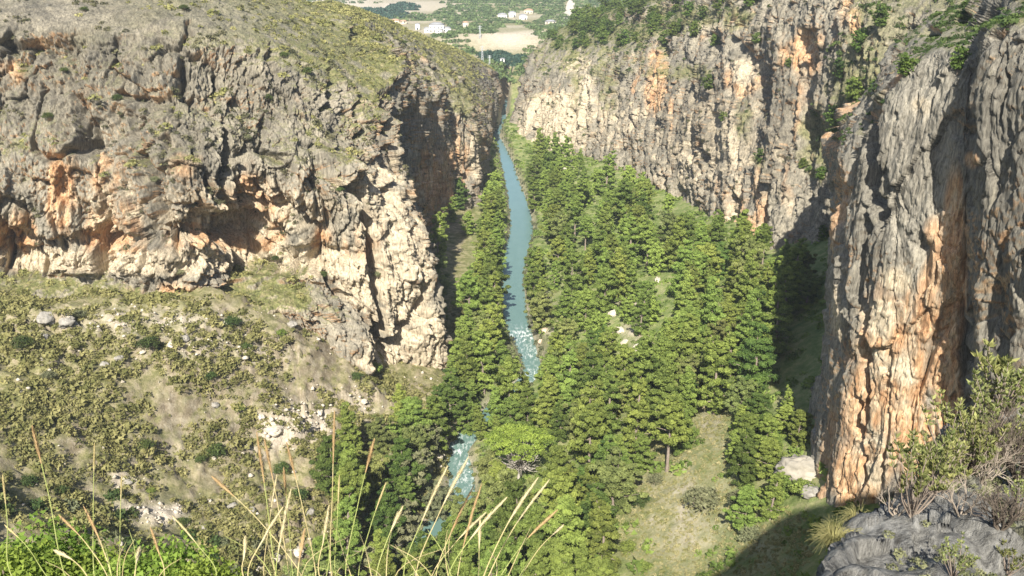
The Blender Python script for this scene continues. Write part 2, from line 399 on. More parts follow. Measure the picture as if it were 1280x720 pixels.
# ------------------------------------------------------------------ cliffs
W = lambda *a: a
def Pn(rows): return [[q if (len(q) == 4 and q[3] == 'w') else P(*q) for q in r] for r in rows]
def w(x, y, z): return (x, y, z, 'w')
def fix(rows, back, bury=10):
    out = []
    for r in Pn(rows):
        r = [np.array(q[:3], float) for q in r]
        f = r[0] + np.array([0, 1.5, -bury]); bk = r[-1] + np.array(back); bk2 = bk.copy(); bk[2] = (r[-1][2] + 0) * .8 + 3; bk2 = bk2 + np.array(back) * .6; bk2[2] = -5
        out.append([f] + r + [bk, bk2])
    return np.array(out)
def col(foot, rim, p1, p2, ridge, b=0.):
    """recess columns: straight wall between foot and rim given in world coordinates"""
    f = np.array(foot, float); r = np.array(rim, float)
    ms = [f + (r - f) * t + np.array([0, 0, 0]) for t in (.22, .42, .64, .84)]
    return [w(*f)] + [w(*q) for q in ms] + [w(*r), p1, p2, ridge]
LEFT = [
 [(-520,335,118),(-520,305,124),(-520,265,125),(-520,195,127),(-520,95,134),(-520,15,144),(-520,-25,157),(-520,-65,180),(-520,-115,225)],
 [(-160,340,140),(-160,310,146),(-160,270,147),(-160,200,148),(-160,100,155),(-160,20,165),(-160,-20,178),(-160,-60,200),(-160,-110,245)],
 [(0,372,147),(0,345,152),(0,310,153),(0,240,152),(0,130,161),(0,38,169),(0,2,180),(0,-40,204),(0,-90,245)],
 [(120,398,149),(120,338,156),(125,300,156),(125,240,155),(125,130,163),(130,36,172),(140,0,185),(150,-35,212),(160,-75,252)],
 [(215,405,149),(220,358,155),(225,300,152),(225,230,153),(220,130,163),(230,33,175),(235,5,192),(245,-22,218),(255,-55,258)],
 [(315,395,153),(318,340,163),(320,290,165),(318,230,160),(315,140,168),(320,58,178),(320,25,196),(325,0,225),(335,-18,265)],
 [(400,410,156),(400,352,163),(400,300,164),(400,230,163),(395,160,172),(395,98,181),(400,55,203),(400,30,232),(398,12,262)],
 [(470,455,165),(475,390,167),(470,325,168),(460,240,170),(455,170,178),(450,115,190),(442,70,208),(436,44,232),(430,22,262)],
 [(520,470,172),(520,405,173),(510,330,175),(495,250,179),(485,160,188),(480,100,200),w(-33,214,64),w(-43,232,66),w(-57,258,68.5)],
 [(552,468,178),(548,410,179),(537,330,182),(520,250,187),(504,160,196),(498,88,206),w(-31,221,63.5),w(-41,243,65.5),w(-56,275,68)],
 [w(-19,186,2),w(-20,188,13),w(-22,190,25),w(-24.5,195,39),w(-26,202,51),w(-26,211,60.5),w(-30,229,62.8),w(-39,254,65),w(-55,292,67.5)],
 col((-29,212,3),(-28.5,218,58),w(-32,236,61),w(-40,266,64.5),w(-55,308,67)),
 col((-28,240,3),(-28,244,53),w(-32,258,57),w(-40,284,62.5),w(-55,328,66)),
 col((-24.5,272,3),(-24.5,276,45.5),w(-29,289,50),w(-37,312,57),w(-53,355,62)),
 col((-21,298,3),(-20.5,302,37.5),w(-25,313,43),w(-33,335,51.5),w(-48,380,57)),
 col((-14,303,3),(-13.5,308,30.5),w(-18,321,37),w(-26,346,45),w(-41,395,50.7)),
 col((-9.5,322,2),(-10,332,22.5),w(-14.5,344,30),w(-22,368,39),w(-36,412,46.7)),
 col((-11,352,1.5),(-12,358,22),w(-16,369,28.5),w(-22,388,36),w(-34,428,43.5)),
 col((-9.5,395,1),(-10.5,402,20.5),w(-13.5,408,25),w(-18,420,31),w(-28,448,38)),
 col((-9.5,440,0),(-8.5,448,15),w(-11,452,19.5),w(-14,460,25.5),w(-22,478,32)),
 col((-7,490,1),(-6.5,500,13),w(-7.5,502,15),w(-9,505,18),w(-11,510,21)),
 col((-14,545,10),(-16,550,14),w(-18,553,15),w(-20,556,16),w(-24,560,17)),
]
def dress(name, net, nu, nv, spec, mat):
    S = loft_eval(net, nu, nv); N = normals(S); px, py, dep = proj(S)
    steep = ss(.90, .55, np.abs(N[..., 2]))
    H = N.copy(); H[..., 2] *= .35; H /= np.linalg.norm(H, axis=-1, keepdims=True) + 1e-9
    k = spec.get('scale', 1.0)
    sk = spec.get('skew', 0.)
    warp = np.stack([fbm(S / 14. * k, 3, 91), fbm(S / 14. * k, 3, 92), fbm(S / 14. * k, 3, 93) * 2], -1)
    q = S * k + warp * 1.5
    q = q + np.stack([q[..., 2] * 0, q[..., 2] * sk, q[..., 2] * 0], -1)
    v1 = q * np.array([.075, .075, .016]); v2 = q * np.array([.2, .2, .04]); v3 = q * np.array([.5, .5, .12])
    D = 4.2 * spec.get('big', 1.0) * fbm(v1, 3, 1) + 1.9 * fbm(v2, 3, 2)
    D -= 4.6 * spec.get('big', 1.0) * np.maximum(ridged(v2 * .6, 2, 33) - .55, 0) * 2.0
    D -= .7 * np.maximum(ridged(v3, 2, 34) - .5, 0) * 1.8
    f1, f2, cid, fc = facets(q * np.array([.2, .2, .055]), 5)
    bk_ = spec.get('blk', 1.0)
    D += bk_ * ((cid - .5) * 1.3 + fc * 2.4 - .9 * ss(.06, 0, f2 - f1))
    f1, f2, cid2, fc2 = facets(q * np.array([.6, .6, .22]), 15); f1, f2b, cid3, fc3 = facets(q * np.array([1.5, 1.5, .9]), 25)
    D += bk_ * ((cid2 - .5) * .6 + fc2 * 1.2 + (cid3 - .5) * .22 + fc3 * .5)
    lay = vn(q * np.array([.05, .05, .35]), 61)
    D += .35 * lay + .15 * fbm(q * .9, 4, 44)
    fr = spec.get('rough', 1.0)
    rg = .55 * fr * (.8 * fbm(q * np.array([1.7, 1.7, 1.0]), 3, 46) - .55 * np.maximum(ridged(q * np.array([.9, .9, .35]), 3, 47) - .35, 0))
    D += rg
    flat = 1.2 * fbm(q / 7., 4, 71) + .9 * np.maximum(ridged(q / 9., 3, 72), 0) + (cid - .5) * .6 + (cid2 - .5) * .5 + rg * .8
    amp = spec.get('amp', 1.0)
    if 'ampfn' in spec: amp = amp * spec['ampfn'](S, px, py)
    D = (D * steep + flat * (1 - steep) * .7) * amp / k
    wx = (fbm(S / 5., 4, 57) * 9 + fbm(S / 1.5, 2, 56) * 3)
    for (cx, cy, rx, ry, dd) in spec.get('dents', []):
        e = ((px + wx - cx - (py - cy) * .12 * math.sin(cx)) / rx) ** 2 + ((py - cy) / ry) ** 2
        wob = 1 + .6 * fbm(S / 3., 3, 55)
        D -= dd * .8 * ss(1.25, .35, np.sqrt(e) * wob)
    ed = np.minimum(1, np.minimum(np.arange(nv)[None] / 6., (nv - 1 - np.arange(nv))[None] / 6.))
    S2 = S + H * (D * ed)[..., None]
    N2 = normals(S2)
    px, py, dep = proj(S2)
    nz = N2[..., 2]
    vo = fbm(q * .35, 4, 101); vl = fbm(q * .08, 3, 102)
    orange = blob(px, py, spec.get('orange', []))
    orange = .88 * ss(.34, .74, orange * (1 + .95 * fbm(q * np.array([.35, .35, .09]), 4, 103)))
    orange = np.maximum(orange, ss(-.12, -.4, nz) * .8 * ss(.0, .3, vl + .25))
    orange = np.maximum(orange, .7 * ss(.42, .62, fbm(q * np.array([.12, .12, .03]), 3, 104)) * steep)
    pale = ss(.3, .6, blob(px, py, spec.get('pale', [])) * (1 + .8 * vo))
    veg = ss(.58, .82, N[..., 2] * .6 + nz * .4 + .30 * vo + .15 * vl)
    veg = np.maximum(veg, .8 * ss(.3, .62, blob(px, py, spec.get('veg', [])) * (1 + .8 * vo)))
    veg = veg * (1 - ss(.25, .45, fbm(q * .22, 4, 107)) * .7)
    veg *= 1 - np.minimum(1, blob(px, py, spec.get('bare', [])))
    mk = np.stack([orange, veg, pale * (1 - veg * .6)], -1).reshape(-1, 3)
    weath = blob(px, py, spec.get('dark', [])); weath = ss(.25, .75, weath * (1 + .8 * fbm(q * np.array([.22, .22, .06]), 4, 111))) * (1 - orange) * (1 - veg * .5)
    o = mesh_obj(name, S2.reshape(-1, 3), gridF(nu, nv), mat, smooth=False, colattr=mk, attrs={'weathered': weath.ravel()}); o['kind'] = 'structure'
    return S2, N2, veg, px, py, dep
rock = rock_mat('grey_limestone')
L_OR = [(75,245,26,60,1),(140,285,40,40,.9),(20,300,30,40,.9),(250,300,50,30,1),(320,270,42,60,1.1),(290,300,50,30,1),(400,300,20,26,.8),(15,90,26,20,.7),(455,300,30,60,.7),(205,370,60,18,.8),(370,130,12,20,.5),(545,230,30,60,.9),(575,215,16,50,.7),(210,165,8,14,.7),(160,320,60,20,.8)]
L_PA = [(60,325,80,14,1.1),(200,330,70,16,1.1),(400,335,70,16,1.1),(250,265,260,60,.52),(480,260,60,90,.6),(60,200,90,60,.3),(110,328,110,14,1),(250,325,100,16,.9),(380,320,60,22,.9),(500,350,40,90,1),(530,430,34,50,1),(480,440,40,30,.8),(210,180,20,14,.5),(595,190,10,40,.8),(430,250,30,60,.45),(340,380,60,20,.6),(450,360,40,40,.7)]
L_DE = [(60,302,90,13,3.0),(190,300,60,12,2.0),(390,318,60,11,2.2),(110,336,120,9,-1.6),(270,348,90,9,-1.8),(400,345,70,10,-1.5),(196,250,17,62,5.5),(178,165,12,40,2.5),(283,205,6,50,3.0),(285,285,56,26,5.5),(318,250,16,30,3),(462,305,10,34,3.5),(20,330,42,20,4.5),(395,318,11,22,3),(412,120,5,30,2.5),(238,45,5,20,2.0),(120,180,10,26,1.5),(60,60,36,14,2.0),(340,80,6,24,2),(330,170,5,40,1.6),(80,240,8,34,1.8),(475,200,6,40,2),(486,240,5,50,2),(448,130,5,24,2),(505,120,6,30,2.5)]
LS = dress('cliff_left', fix(LEFT, (-30, 90, 0)), 1150, 760, dict(dark=[(70,80,240,110,.95),(220,190,50,110,.9),(330,120,70,70,.7),(200,300,24,60,.9),(420,190,30,70,.6),(480,170,30,80,.6)], scale=1.35, amp=1.05, blk=.85, big=1.75, dents=[(a_, b_, c_, d_, e_ * 1.35) for a_, b_, c_, d_, e_ in L_DE], orange=L_OR, pale=L_PA, bare=[(60,20,210,55,1.),(240,25,110,36,.8),(60,110,130,60,.6),(200,110,120,80,.7),(330,140,60,60,.5)], veg=[(300,20,60,30,.7),(110,30,50,40,.6),(420,70,70,40,.8),(580,120,24,30,.8),(570,80,40,40,.7)],
     ampfn=lambda S, px, py: 1 - .55 * ss(300, 420, S[..., 1])), rock)

RIGHT = [
 [w(10,575,13),w(23,576,14.5),w(24,577,15.5),w(26,578,16),w(30,580,17),w(38,584,18)],
 [w(2.5,530,5),w(4,531,9),w(5.5,532,13),w(8,534,17),w(13,538,20),w(22,545,22)],
 [w(1.5,475,2),w(3,476,8),w(4.5,477,15),w(7,479,21),w(12,486,27),w(20,500,31)],
 [(640,174,432),(643,158,434),(648,140,437),(656,118,440),(662,95,455),(668,80,500)],
 [(668,176,402),(674,145,408),(684,108,416),(694,82,426),(692,62,450),(688,50,500)],
 [(720,194,370),(728,150,376),(735,105,386),(745,66,402),(735,42,440),(722,28,500)],
 [(780,218,325),(788,165,332),(795,110,344),(802,64,360),(785,32,410),(765,14,470)],
 [(850,254,275),(853,190,283),(857,115,298),(862,52,315),(852,15,355),(842,-10,420)],
 [(900,288,236),(903,215,245),(906,120,262),(912,30,280),(900,-15,320),(885,-50,390)],
 [(960,314,208),(963,230,216),(968,120,230),(975,8,244),(965,-30,280),(950,-65,340)],
 [(1015,342,190),(1017,250,197),(1020,120,209),(1022,-5,224),(1020,-45,260),(1020,-80,320)],
 [(1048,362,182),(1048,250,187),(1048,130,196),(1050,0,212),(1050,-45,245),(1050,-85,300)],
 [(1085,385,172),(1085,250,176),(1085,130,184),(1085,5,200),(1085,-45,232),(1085,-90,290)],
 [(1180,420,150),(1180,260,155),(1175,110,165),(1170,10,182),(1165,-40,210),(1165,-90,280)],
 [(1330,420,115),(1330,250,125),(1320,90,140),(1310,-20,165),(1310,-60,210),(1310,-100,280)],
 [(1500,420,90),(1500,250,105),(1500,90,125),(1500,-20,150),(1500,-60,210),(1500,-100,280)],
]
R_OR = [(1003,68,26,34,1.1),(822,100,14,46,1.1),(838,140,5,40,.8),(915,262,16,36,1.0),(930,100,26,26,.8),(810,120,8,30,.7),(700,150,36,24,.5),(690,125,22,30,.6),(1060,25,20,30,.8),(985,250,14,30,.6),(1045,50,20,40,.5)]
R_PA = [(900,180,140,110,.5),(760,140,100,70,.46),(1020,150,30,120,.4),(700,145,50,32,1),(730,115,16,40,.8),(720,80,26,20,.7),(690,180,40,10,1),(650,175,12,24,.9),(930,90,40,24,.6),(880,30,20,20,.5),(790,150,12,60,.4),(915,262,12,30,.6),(990,260,20,40,.4)]
R_DE = [(830,60,8,40,4),(895,60,10,30,4),(945,100,9,50,5),(880,200,7,40,3.5),(770,110,8,40,3),(1010,120,10,60,5),(1040,180,8,50,5),(720,90,6,30,2.5),(920,262,9,22,3),(900,150,14,10,1.5),(1002,52,14,16,3),(882,135,6,20,1.5),(835,128,3,22,1.5),(985,150,4,44,2),(980,215,4,40,2),(870,165,4,40,1.4),(960,120,5,50,2),(1010,240,5,30,2)]
RS = dress('cliff_right', fix(RIGHT, (60, 60, 0)), 900, 620, dict(bare=[(1180,40,110,60,.6)], dents=R_DE, orange=R_OR, pale=R_PA, dark=[(870,150,60,80,.8),(960,150,50,110,.8),(1030,150,30,120,.7),(770,110,40,40,.5)], scale=1.25, amp=.72, blk=.9, big=1.5, skew=-.55, veg=[(850,90,60,14,.7),(760,90,50,12,.6),(930,150,16,40,.6),(1080,130,45,110,1),(1030,180,40,60,.7),(720,110,14,60,.5),(760,110,18,50,.6),(1110,30,40,40,.9),(860,20,50,16,1),(780,40,50,16,1),(920,20,30,30,.6),(950,200,14,30,.5)]), rock)

NEAR = [
 [w(58,150,30),w(58,150,44),w(57,150,56),w(56,150,62),w(58,155,64),w(60,165,60)],
 [w(44,118,26),w(44.5,118,40),w(43.5,118,54),w(43,118,62.5),w(45,124,65),w(49,136,64)],
 [(1032,640,98),(1040,460,101),(1046,320,104),(1052,205,107),(1062,168,114),(1075,140,127)],
 [(1064,655,93),(1066,470,95),(1070,310,97),(1078,165,101),(1090,130,110),(1098,108,124)],
 [(1110,670,89),(1110,480,90),(1108,300,92),(1112,120,97),(1120,85,107),(1125,62,125)],
 [(1170,690,86),(1168,480,87),(1165,300,88),(1162,90,93),(1168,55,104),(1168,28,125)],
 [(1205,720,84),(1202,480,85),(1200,300,85),(1200,90,88),(1206,45,100),(1212,8,120)],
 [(1215,720,83),(1216,480,84),(1216,300,84),(1216,80,87),(1222,40,97),(1228,0,114)],
 [(1226,720,79),(1226,480,79),(1226,290,80),(1228,60,83),(1234,32,93),(1240,-5,108)],
 [(1290,720,72),(1290,450,73),(1288,210,75),(1290,40,79),(1290,15,88),(1290,-25,104)],
 [(1420,720,62),(1420,450,63),(1420,200,66),(1420,20,70),(1420,-15,80),(1420,-50,98)],
]
N_OR = [(1110,490,60,120,1.1),(1150,560,50,80,1),(1193,330,16,110,1.2),(1070,600,40,60,.9),(1150,400,40,60,.7),(1215,200,12,14,.7),(1180,480,24,60,1)]
N_PA = [(1100,420,40,90,.55),(1090,560,30,80,.6),(1120,350,30,24,.6),(1150,140,26,30,.45),(1045,400,8,60,.7),(1130,480,30,80,.5)]
N_DE = [(1087,210,11,70,8),(1074,320,6,70,5),(1078,440,5,90,5),(1052,300,4,60,1.5),(1202,430,8,60,6),(1204,310,5,60,2.5),(1070,560,4,70,2.5),(1218,180,4,40,2),(1203,20,9,12,2.5),(1165,40,10,8,2),(1250,120,3,50,1.2)]
near_rock = rock_mat('near_grey_limestone', .14, 1.9, (.285, .26, .21))
NS = dress('cliff_near', fix(NEAR, (10, 12, 0), 14), 620, 720, dict(dents=N_DE, orange=N_OR, pale=N_PA, dark=[(1250,220,60,260,1),(1088,230,24,130,1),(1068,400,12,160,.8),(1150,200,40,90,.6)], scale=1.25, amp=.44, rough=.45, blk=.8, big=1.0, veg=[(1090,120,40,50,.4)], bare=[(1130,450,60,200,.9),(1180,60,120,60,.55)]), near_rock)

# foreground ledge on which the photographer stands and its shoulder to the right (which throws the shade at the foot)
LEDGE = [
 [w(-16,-6,86),w(-15,2,84),w(-15,9,79),w(-15,16,75.5)],
 [w(-8,-6,88),w(-8,1,86),w(-8,8,80),w(-8,15,75.5)],
 [w(-3,-6,88.4),w(-3,-1,88.3),w(-2.8,1.2,87.9),w(-2.6,2.4,87.2)],
 [w(0,-6,88.4),w(0,-1,88.4),w(0.2,1.2,87.9),w(.3,2.5,87.3)],
 [w(1.6,-4,88.6),(985,1000,2.6),(985,860,3.6),(1000,745,5.2)],
 [w(2.6,-3,88.6),(1100,1000,2.6),(1080,800,4.2),(1065,675,6.2)],
 [w(3.6,-2,88.8),(1220,960,2.8),(1170,770,4.6),(1135,634,7.6)],
 [w(5,-1,89),(1340,930,3.2),(1270,740,5.4),(1188,560,9.2)],
 [w(7,0,89),(1450,880,4.),(1360,700,6.4),(1262,500,11.8)],
 [w(10,2,89.5),w(8,5,86.5),w(11,9,85.5),w(15,13.5,87)],
 [w(16,2,90),w(17,7,90),w(20,13,90),w(24,19.5,90.5)],
 [w(26,0,91),w(30,7,91),w(32,14,91.5),w(36,21,91)],
 [w(60,0,93),w(60,7,93),w(62,14,93),w(66,21,93)],
]
def drop(r):
    e = r[-1]; out = list(r)
    d = np.array([.25, .9, 0]) if e[0] > 0 else np.array([0, .6, 0])
    for k, (a, z) in enumerate([(.35, -.5), (.75, -1.5), (1.1, -3.8), (1.5, -9), (2., -24), (3., -60)]): out.append(e + d * a + np.array([0, 0, z]))
    return out
fore_rock = rock_mat('bare_ledge_rock', .07, 5.0, (.225, .22, .205))
net = np.array([drop([np.array(q[:3], float) for q in r]) for r in Pn(LEDGE)])
S = loft_eval(net, 420, 300); N = normals(S); N *= np.sign(N[..., 2].mean())
r1 = fbm(S * np.array([.9, .9, .9]), 4, 201) * .22 + fbm(S * 4., 4, 202) * .05 - np.maximum(ridged(S * np.array([.9, .5, .9]), 3, 203) - .45, 0) * .55 + facets(S * np.array([1.3, .9, .9]) + fbm(S * .8, 3, 208)[..., None] * .5, 205)[3] * .17 + facets(S * 3.1, 215)[3] * .05 + fbm(S * 11., 2, 206) * .018
S = S + N * (r1 * ss(.5, 4, S[..., 0] + 0 * S[..., 1]).clip(.25, 1) * ss(60, 84, S[..., 2]))[..., None]
px, py, _d = proj(S)
vg = ss(.1, .4, fbm(S * .8, 4, 204) + blob(px, py, [(1240,560,60,40,.3)])) * ss(1130, 1180, px)
mesh_obj('ledge', S.reshape(-1, 3), gridF(420, 300), fore_rock, smooth=True, colattr=np.stack([vg * 0, vg * .8, ss(.3, .6, blob(px, py, [(1220,520,30,20,1),(1200,640,60,30,.25)]))], -1).reshape(-1, 3))['kind'] = 'structure'
FS = (S, px, py)
# ------------------------------------------------------------------ vegetation
def tris(c, nrm_bias, size, asp=1.0, r=rng):
    """random little leaf triangles at centres c (n,3)"""
    n = len(c); d = r.normal(size=(n, 3)) + nrm_bias; d /= np.linalg.norm(d, axis=1)[:, None]
    a = r.normal(size=(n, 3)); a -= d * (a * d).sum(1)[:, None]; a /= np.linalg.norm(a, axis=1)[:, None]; b = np.cross(d, a)
    s = (np.asarray(size) * r.uniform(.6, 1.4, n))[:, None]
    V = np.stack([c + a * s * asp, c - a * s * .5 * asp + b * s * .8, c - a * s * .5 * asp - b * s * .8], 1).reshape(-1, 3)
    return V, np.arange(3 * n).reshape(n, 3)
def clumps_mesh(cs, rad, per, leaf, flat=.65, r=rng, up=.6, asp=1.0):
    """leaf clumps: each clump a squashed ball covered in small leaf triangles"""
    n = len(cs); m = n * per; idx = np.repeat(np.arange(n), per)
    d = r.normal(size=(m, 3)); d /= np.linalg.norm(d, axis=1)[:, None]; d[:, 2] = np.where(r.random(m) < up, np.abs(d[:, 2]), d[:, 2])
    rr = rad[idx] * 1.18 * r.random(m) ** .42
    c = cs[idx] + d * rr[:, None] * np.array([1, 1, flat])
    V, F = tris(c, d * .8 + np.array([0, 0, .4]), leaf, asp, r)
    tint = np.repeat(np.clip(r.normal(.5, .22, n)[idx] + d[:, 2] * .22 + r.normal(0, .1, m), 0, 1), 3)  # random tone per clump, plus painted light: tops lighter, undersides darker
    return V, F, tint
bark = plain('pine_bark', (.16, .12, .09), (.36, .30, .25), 3)
palebark = plain('pale_bark', (.34, .30, .25), (.56, .52, .46), 3)
pineleaf = leaf_mat('pine_needles', (.095, .14, .03), (.28, .355, .08))
pinedark = leaf_mat('dark_needles', (.055, .10, .024), (.17, .24, .052))
greyleaf = leaf_mat('grey_green_foliage', (.12, .14, .065), (.30, .31, .17))
bushleaf = leaf_mat('bush_foliage', (.038, .068, .02), (.10, .14, .038))
scrubleaf = leaf_mat('scrub_foliage', (.115, .13, .04), (.33, .325, .12), .15)
leafyleaf = leaf_mat('leafy_tree_foliage', (.10, .13, .04), (.30, .34, .11), .35)
meadowleaf = leaf_mat('meadow_grass_blades', (.20, .22, .07), (.44, .42, .20), .2)
greyscrub = leaf_mat('cliff_plants', (.055, .062, .028), (.17, .165, .08), .1)
brightleaf = leaf_mat('bright_foliage', (.07, .13, .02), (.23, .33, .055), .35)
def crown_env(kind, t):
    if kind == 'cone': return np.clip(1.05 - t, .08, 1) ** .75 * np.clip(t * 7, .3, 1)
    if kind == 'round': return np.sqrt(np.clip(1 - (t * 1.9 - .95) ** 2, .05, 1))
    return np.clip(1.1 - t ** 2.2, .1, 1) * np.clip(t * 4 + .35, 0, 1)
def make_tree(name, kind, h, wd, seed, leafm, nclump=80, per=60, leaf=.26, base=.12, crn='crown', flat=.6, leafasp=1., trunkm=None):
    r = np.random.default_rng(seed); root = thing(name)
    mb = MB(); lean = r.normal(0, .035 * h, 2)
    zt = np.linspace(0, 1, 8); tp = np.stack([lean[0] * zt ** 2 + r.normal(0, .008 * h, 8) * zt, lean[1] * zt ** 2 + r.normal(0, .008 * h, 8) * zt, zt * h * .96 - .3], 1)
    mb.tube(tp, np.linspace(.024 * h, .004 * h, 8), 7)
    cs = []; rad = []; ga = r.uniform(0, 6.28)
    nlev = 13 if kind == 'cone' else 10
    skewa = r.uniform(0, 6.28)
    for lv in range(nlev):
        t = (lv + .3) / nlev; z0 = h * (base + (1 - base) * t)
        nb = int(r.integers(5, 8)) if t < .8 else 4
        for b_ in range(nb):
            if r.random() < (.08 if kind == 'cone' else .17): continue
            a = ga + lv * 1.1 + b_ * 6.283 / nb + r.normal(0, .25)
            z0 = h * (base + (1 - base) * min(.98, t + r.normal(0, .035)))
            L_ = wd / 2 * float(crown_env(kind, t)) * r.uniform(.6, 1.18) * (1 + .16 * math.cos(a - skewa))
            el = (-.12 + .75 * t) if kind == 'cone' else (.08 + .7 * t); el += r.normal(0, .1)
            o_ = np.array([np.interp(z0, tp[:, 2], tp[:, 0]), np.interp(z0, tp[:, 2], tp[:, 1]), z0]); d = np.array([math.cos(a) * math.cos(el), math.sin(a) * math.cos(el), math.sin(el)])
            e = o_ + d * L_ + np.array([0, 0, .06 * L_])
            if (lv * 7 + b_) % 2 == 0: mb.tube([o_, (o_ + e) / 2 + r.normal(0, .05, 3), e], [.009 * h * (1 - t * .6), .006 * h * (1 - t * .6), .002 * h], 4)
            for f_ in ((.5, 1.0) if L_ < wd * .22 else (.4, .72, 1.02)):
                if r.random() < .1: continue
                c = o_ + (e - o_) * f_ + r.normal(0, .05 * wd, 3) * np.array([1, 1, .5]); cs.append(c); rad.append(wd * r.uniform(.065, .115) * (1.1 - .35 * t) * (1.12 - .2 * f_))
    mb.build('trunk', trunkm or bark, root)
    tot = nclump * per; per2 = max(20, int(tot / max(1, len(cs))))
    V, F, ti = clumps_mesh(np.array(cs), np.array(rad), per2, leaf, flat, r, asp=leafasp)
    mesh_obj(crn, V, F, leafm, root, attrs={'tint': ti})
    return root
HIDE = []
protos = []
for k, (kd, h, wd, sd_) in enumerate([('cone', 11.5, 5.4, 1), ('full', 9.5, 6.0, 2), ('cone', 13, 5.6, 3), ('full', 10.5, 6.8, 4), ('round', 8.0, 6.6, 5), ('cone', 9.5, 4.4, 6), ('full', 12.5, 5.6, 7)]):
    protos.append((make_tree('leafy_tree' if kd == 'round' else 'pine_tree', kd, h, wd, sd_, leafyleaf if kd == 'round' else pineleaf if k % 4 != 3 else pinedark, 150, 120, .125, .42 if sd_ == 7 else .1, flat=.62, leafasp=1.5), kd, h, wd))

def inpoly(px, py, poly):
    c = False; n = len(poly); j = n - 1
    for i in range(n):
        xi, yi = poly[i]; xj, yj = poly[j]
        if (yi > py) != (yj > py) and px < (xj - xi) * (py - yi) / (yj - yi) + xi: c = not c
        j = i
    return c
def gz(x, y): return float(ground_z(np.array([[x]]), np.array([[y]]), False)[0, 0])
_Gx = (Yg, ag)
def gz_fast(x, y):
    """height of the built ground sheet"""
    i = np.searchsorted(Yg, y) - 1; i = np.clip(i, 0, ny - 2) if False else int(min(max(i, 0), len(Yg) - 2))
    f = (y - Yg[i]) / (Yg[i + 1] - Yg[i])
    a = np.interp(x, Xg[i], Zg[i]); b = np.interp(x, Xg[i + 1], Zg[i + 1]); return float(a + (b - a) * f)
def ray_ground(px, py, hh, y0=40, y1=470):
    """the point on the ground whose crown centre (hh above it) is seen at px,py"""
    dx, dy, dz = ray(px, py); prev = None
    Y = y0
    while Y < y1:
        x = dx / dy * Y; z = CAMZ + dz / dy * Y; g = gz_fast(x, Y) + hh
        if z <= g: return x, Y, g - hh
        Y *= 1.006
    return None
_rvx, _rvy, _ = proj(np.stack([RC[:, 0], RC[:, 1], np.zeros(len(RC))], -1)); _rvw = RC[:, 2] * FPX / _
RVIS = [(x, y, ww) for x, y, ww in zip(_rvx, _rvy, _rvw) if (165 < y < 462) or (560 < y < 622 and x > 564) ]
RVA = np.array(RVIS)
def hides_river(cx, cy, rx, ry, slack=.8):
    m = (np.abs(RVA[:, 1] - cy) < ry * .95)
    if not m.any(): return False
    return bool((np.abs(RVA[m, 0] - cx) < rx * slack + RVA[m, 2] * .62).any())
taken = []
def try_place(x, y, rad):
    for (a, b, c) in taken:
        if (a - x) ** 2 + (b - y) ** 2 < (rad + c) ** 2: return False
    taken.append((x, y, rad)); return True
ORD = ['first','second','third','fourth','fifth','sixth','seventh','eighth','ninth','tenth','eleventh','twelfth','thirteenth','fourteenth','fifteenth','sixteenth','seventeenth','eighteenth','nineteenth']
TENS = {20:'twent',30:'thirt',40:'fort',50:'fift',60:'sixt',70:'sevent',80:'eight',90:'ninet'}
def ordinal(n):
    if n < 20: return ORD[n - 1]
    t, u = n // 10 * 10, n % 10
    if n >= 100: return 'hundred and ' + ordinal(n - 100) if n > 100 else 'hundredth'
    return TENS[t] + ('ieth' if u == 0 else 'y-' + ORD[u - 1])
ZR = [(650,200),(680,178),(720,182),(790,222),(850,262),(900,285),(960,300),(1022,325),(1012,380),(965,440),(935,455),(905,462),(872,520),(858,560),(800,575),(785,610),(765,650),(762,735),(680,745),(600,745),(588,660),(592,600),(640,500),(680,480),(692,430),(668,380),(665,320),(668,290),(655,240),(643,205)]
ZL = [(602,225),(622,228),(630,300),(622,340),(626,420),(650,450),(672,500),(640,520),(610,540),(570,545),(540,520),(560,470),(580,400),(598,330),(602,260)]
ZD = [(500,215),(545,190),(585,235),(590,330),(565,440),(555,400),(530,300)]
ZLL = [(400,560),(440,530),(520,505),(556,552),(556,640),(592,650),(575,745),(390,745),(410,640)]
ZS = [(925,455),(985,450),(1020,520),(1012,545),(975,560),(985,640),(930,640),(915,560)]
CLEAR = [(850,325,26,10),(705,350,8,20),(880,440,8,18),(660,610,10,10),(768,400,13,40),(800,430,24,16),(820,342,30,14),(735,370,12,14),(905,370,10,12),(700,470,8,14),(845,400,10,12),(760,300,12,8),(742,215,10,8),(705,208,8,8),(860,640,60,60),(950,680,60,30),(890,520,18,50),(690,405,12,26),(720,400,8,14),(640,545,52,50),(652,592,34,24)]
zones = [('right', ZR, 245, 'pines of the right river bank'), ('slope', ZS, 18, 'pines of the right river bank'), ('left', ZL, 62, 'pines of the left river bank'), ('shade', ZD, 18, 'pines of the left river bank'), ('lower', ZLL, 30, 'pines of the left river bank')]
placed = {}
TREES = []
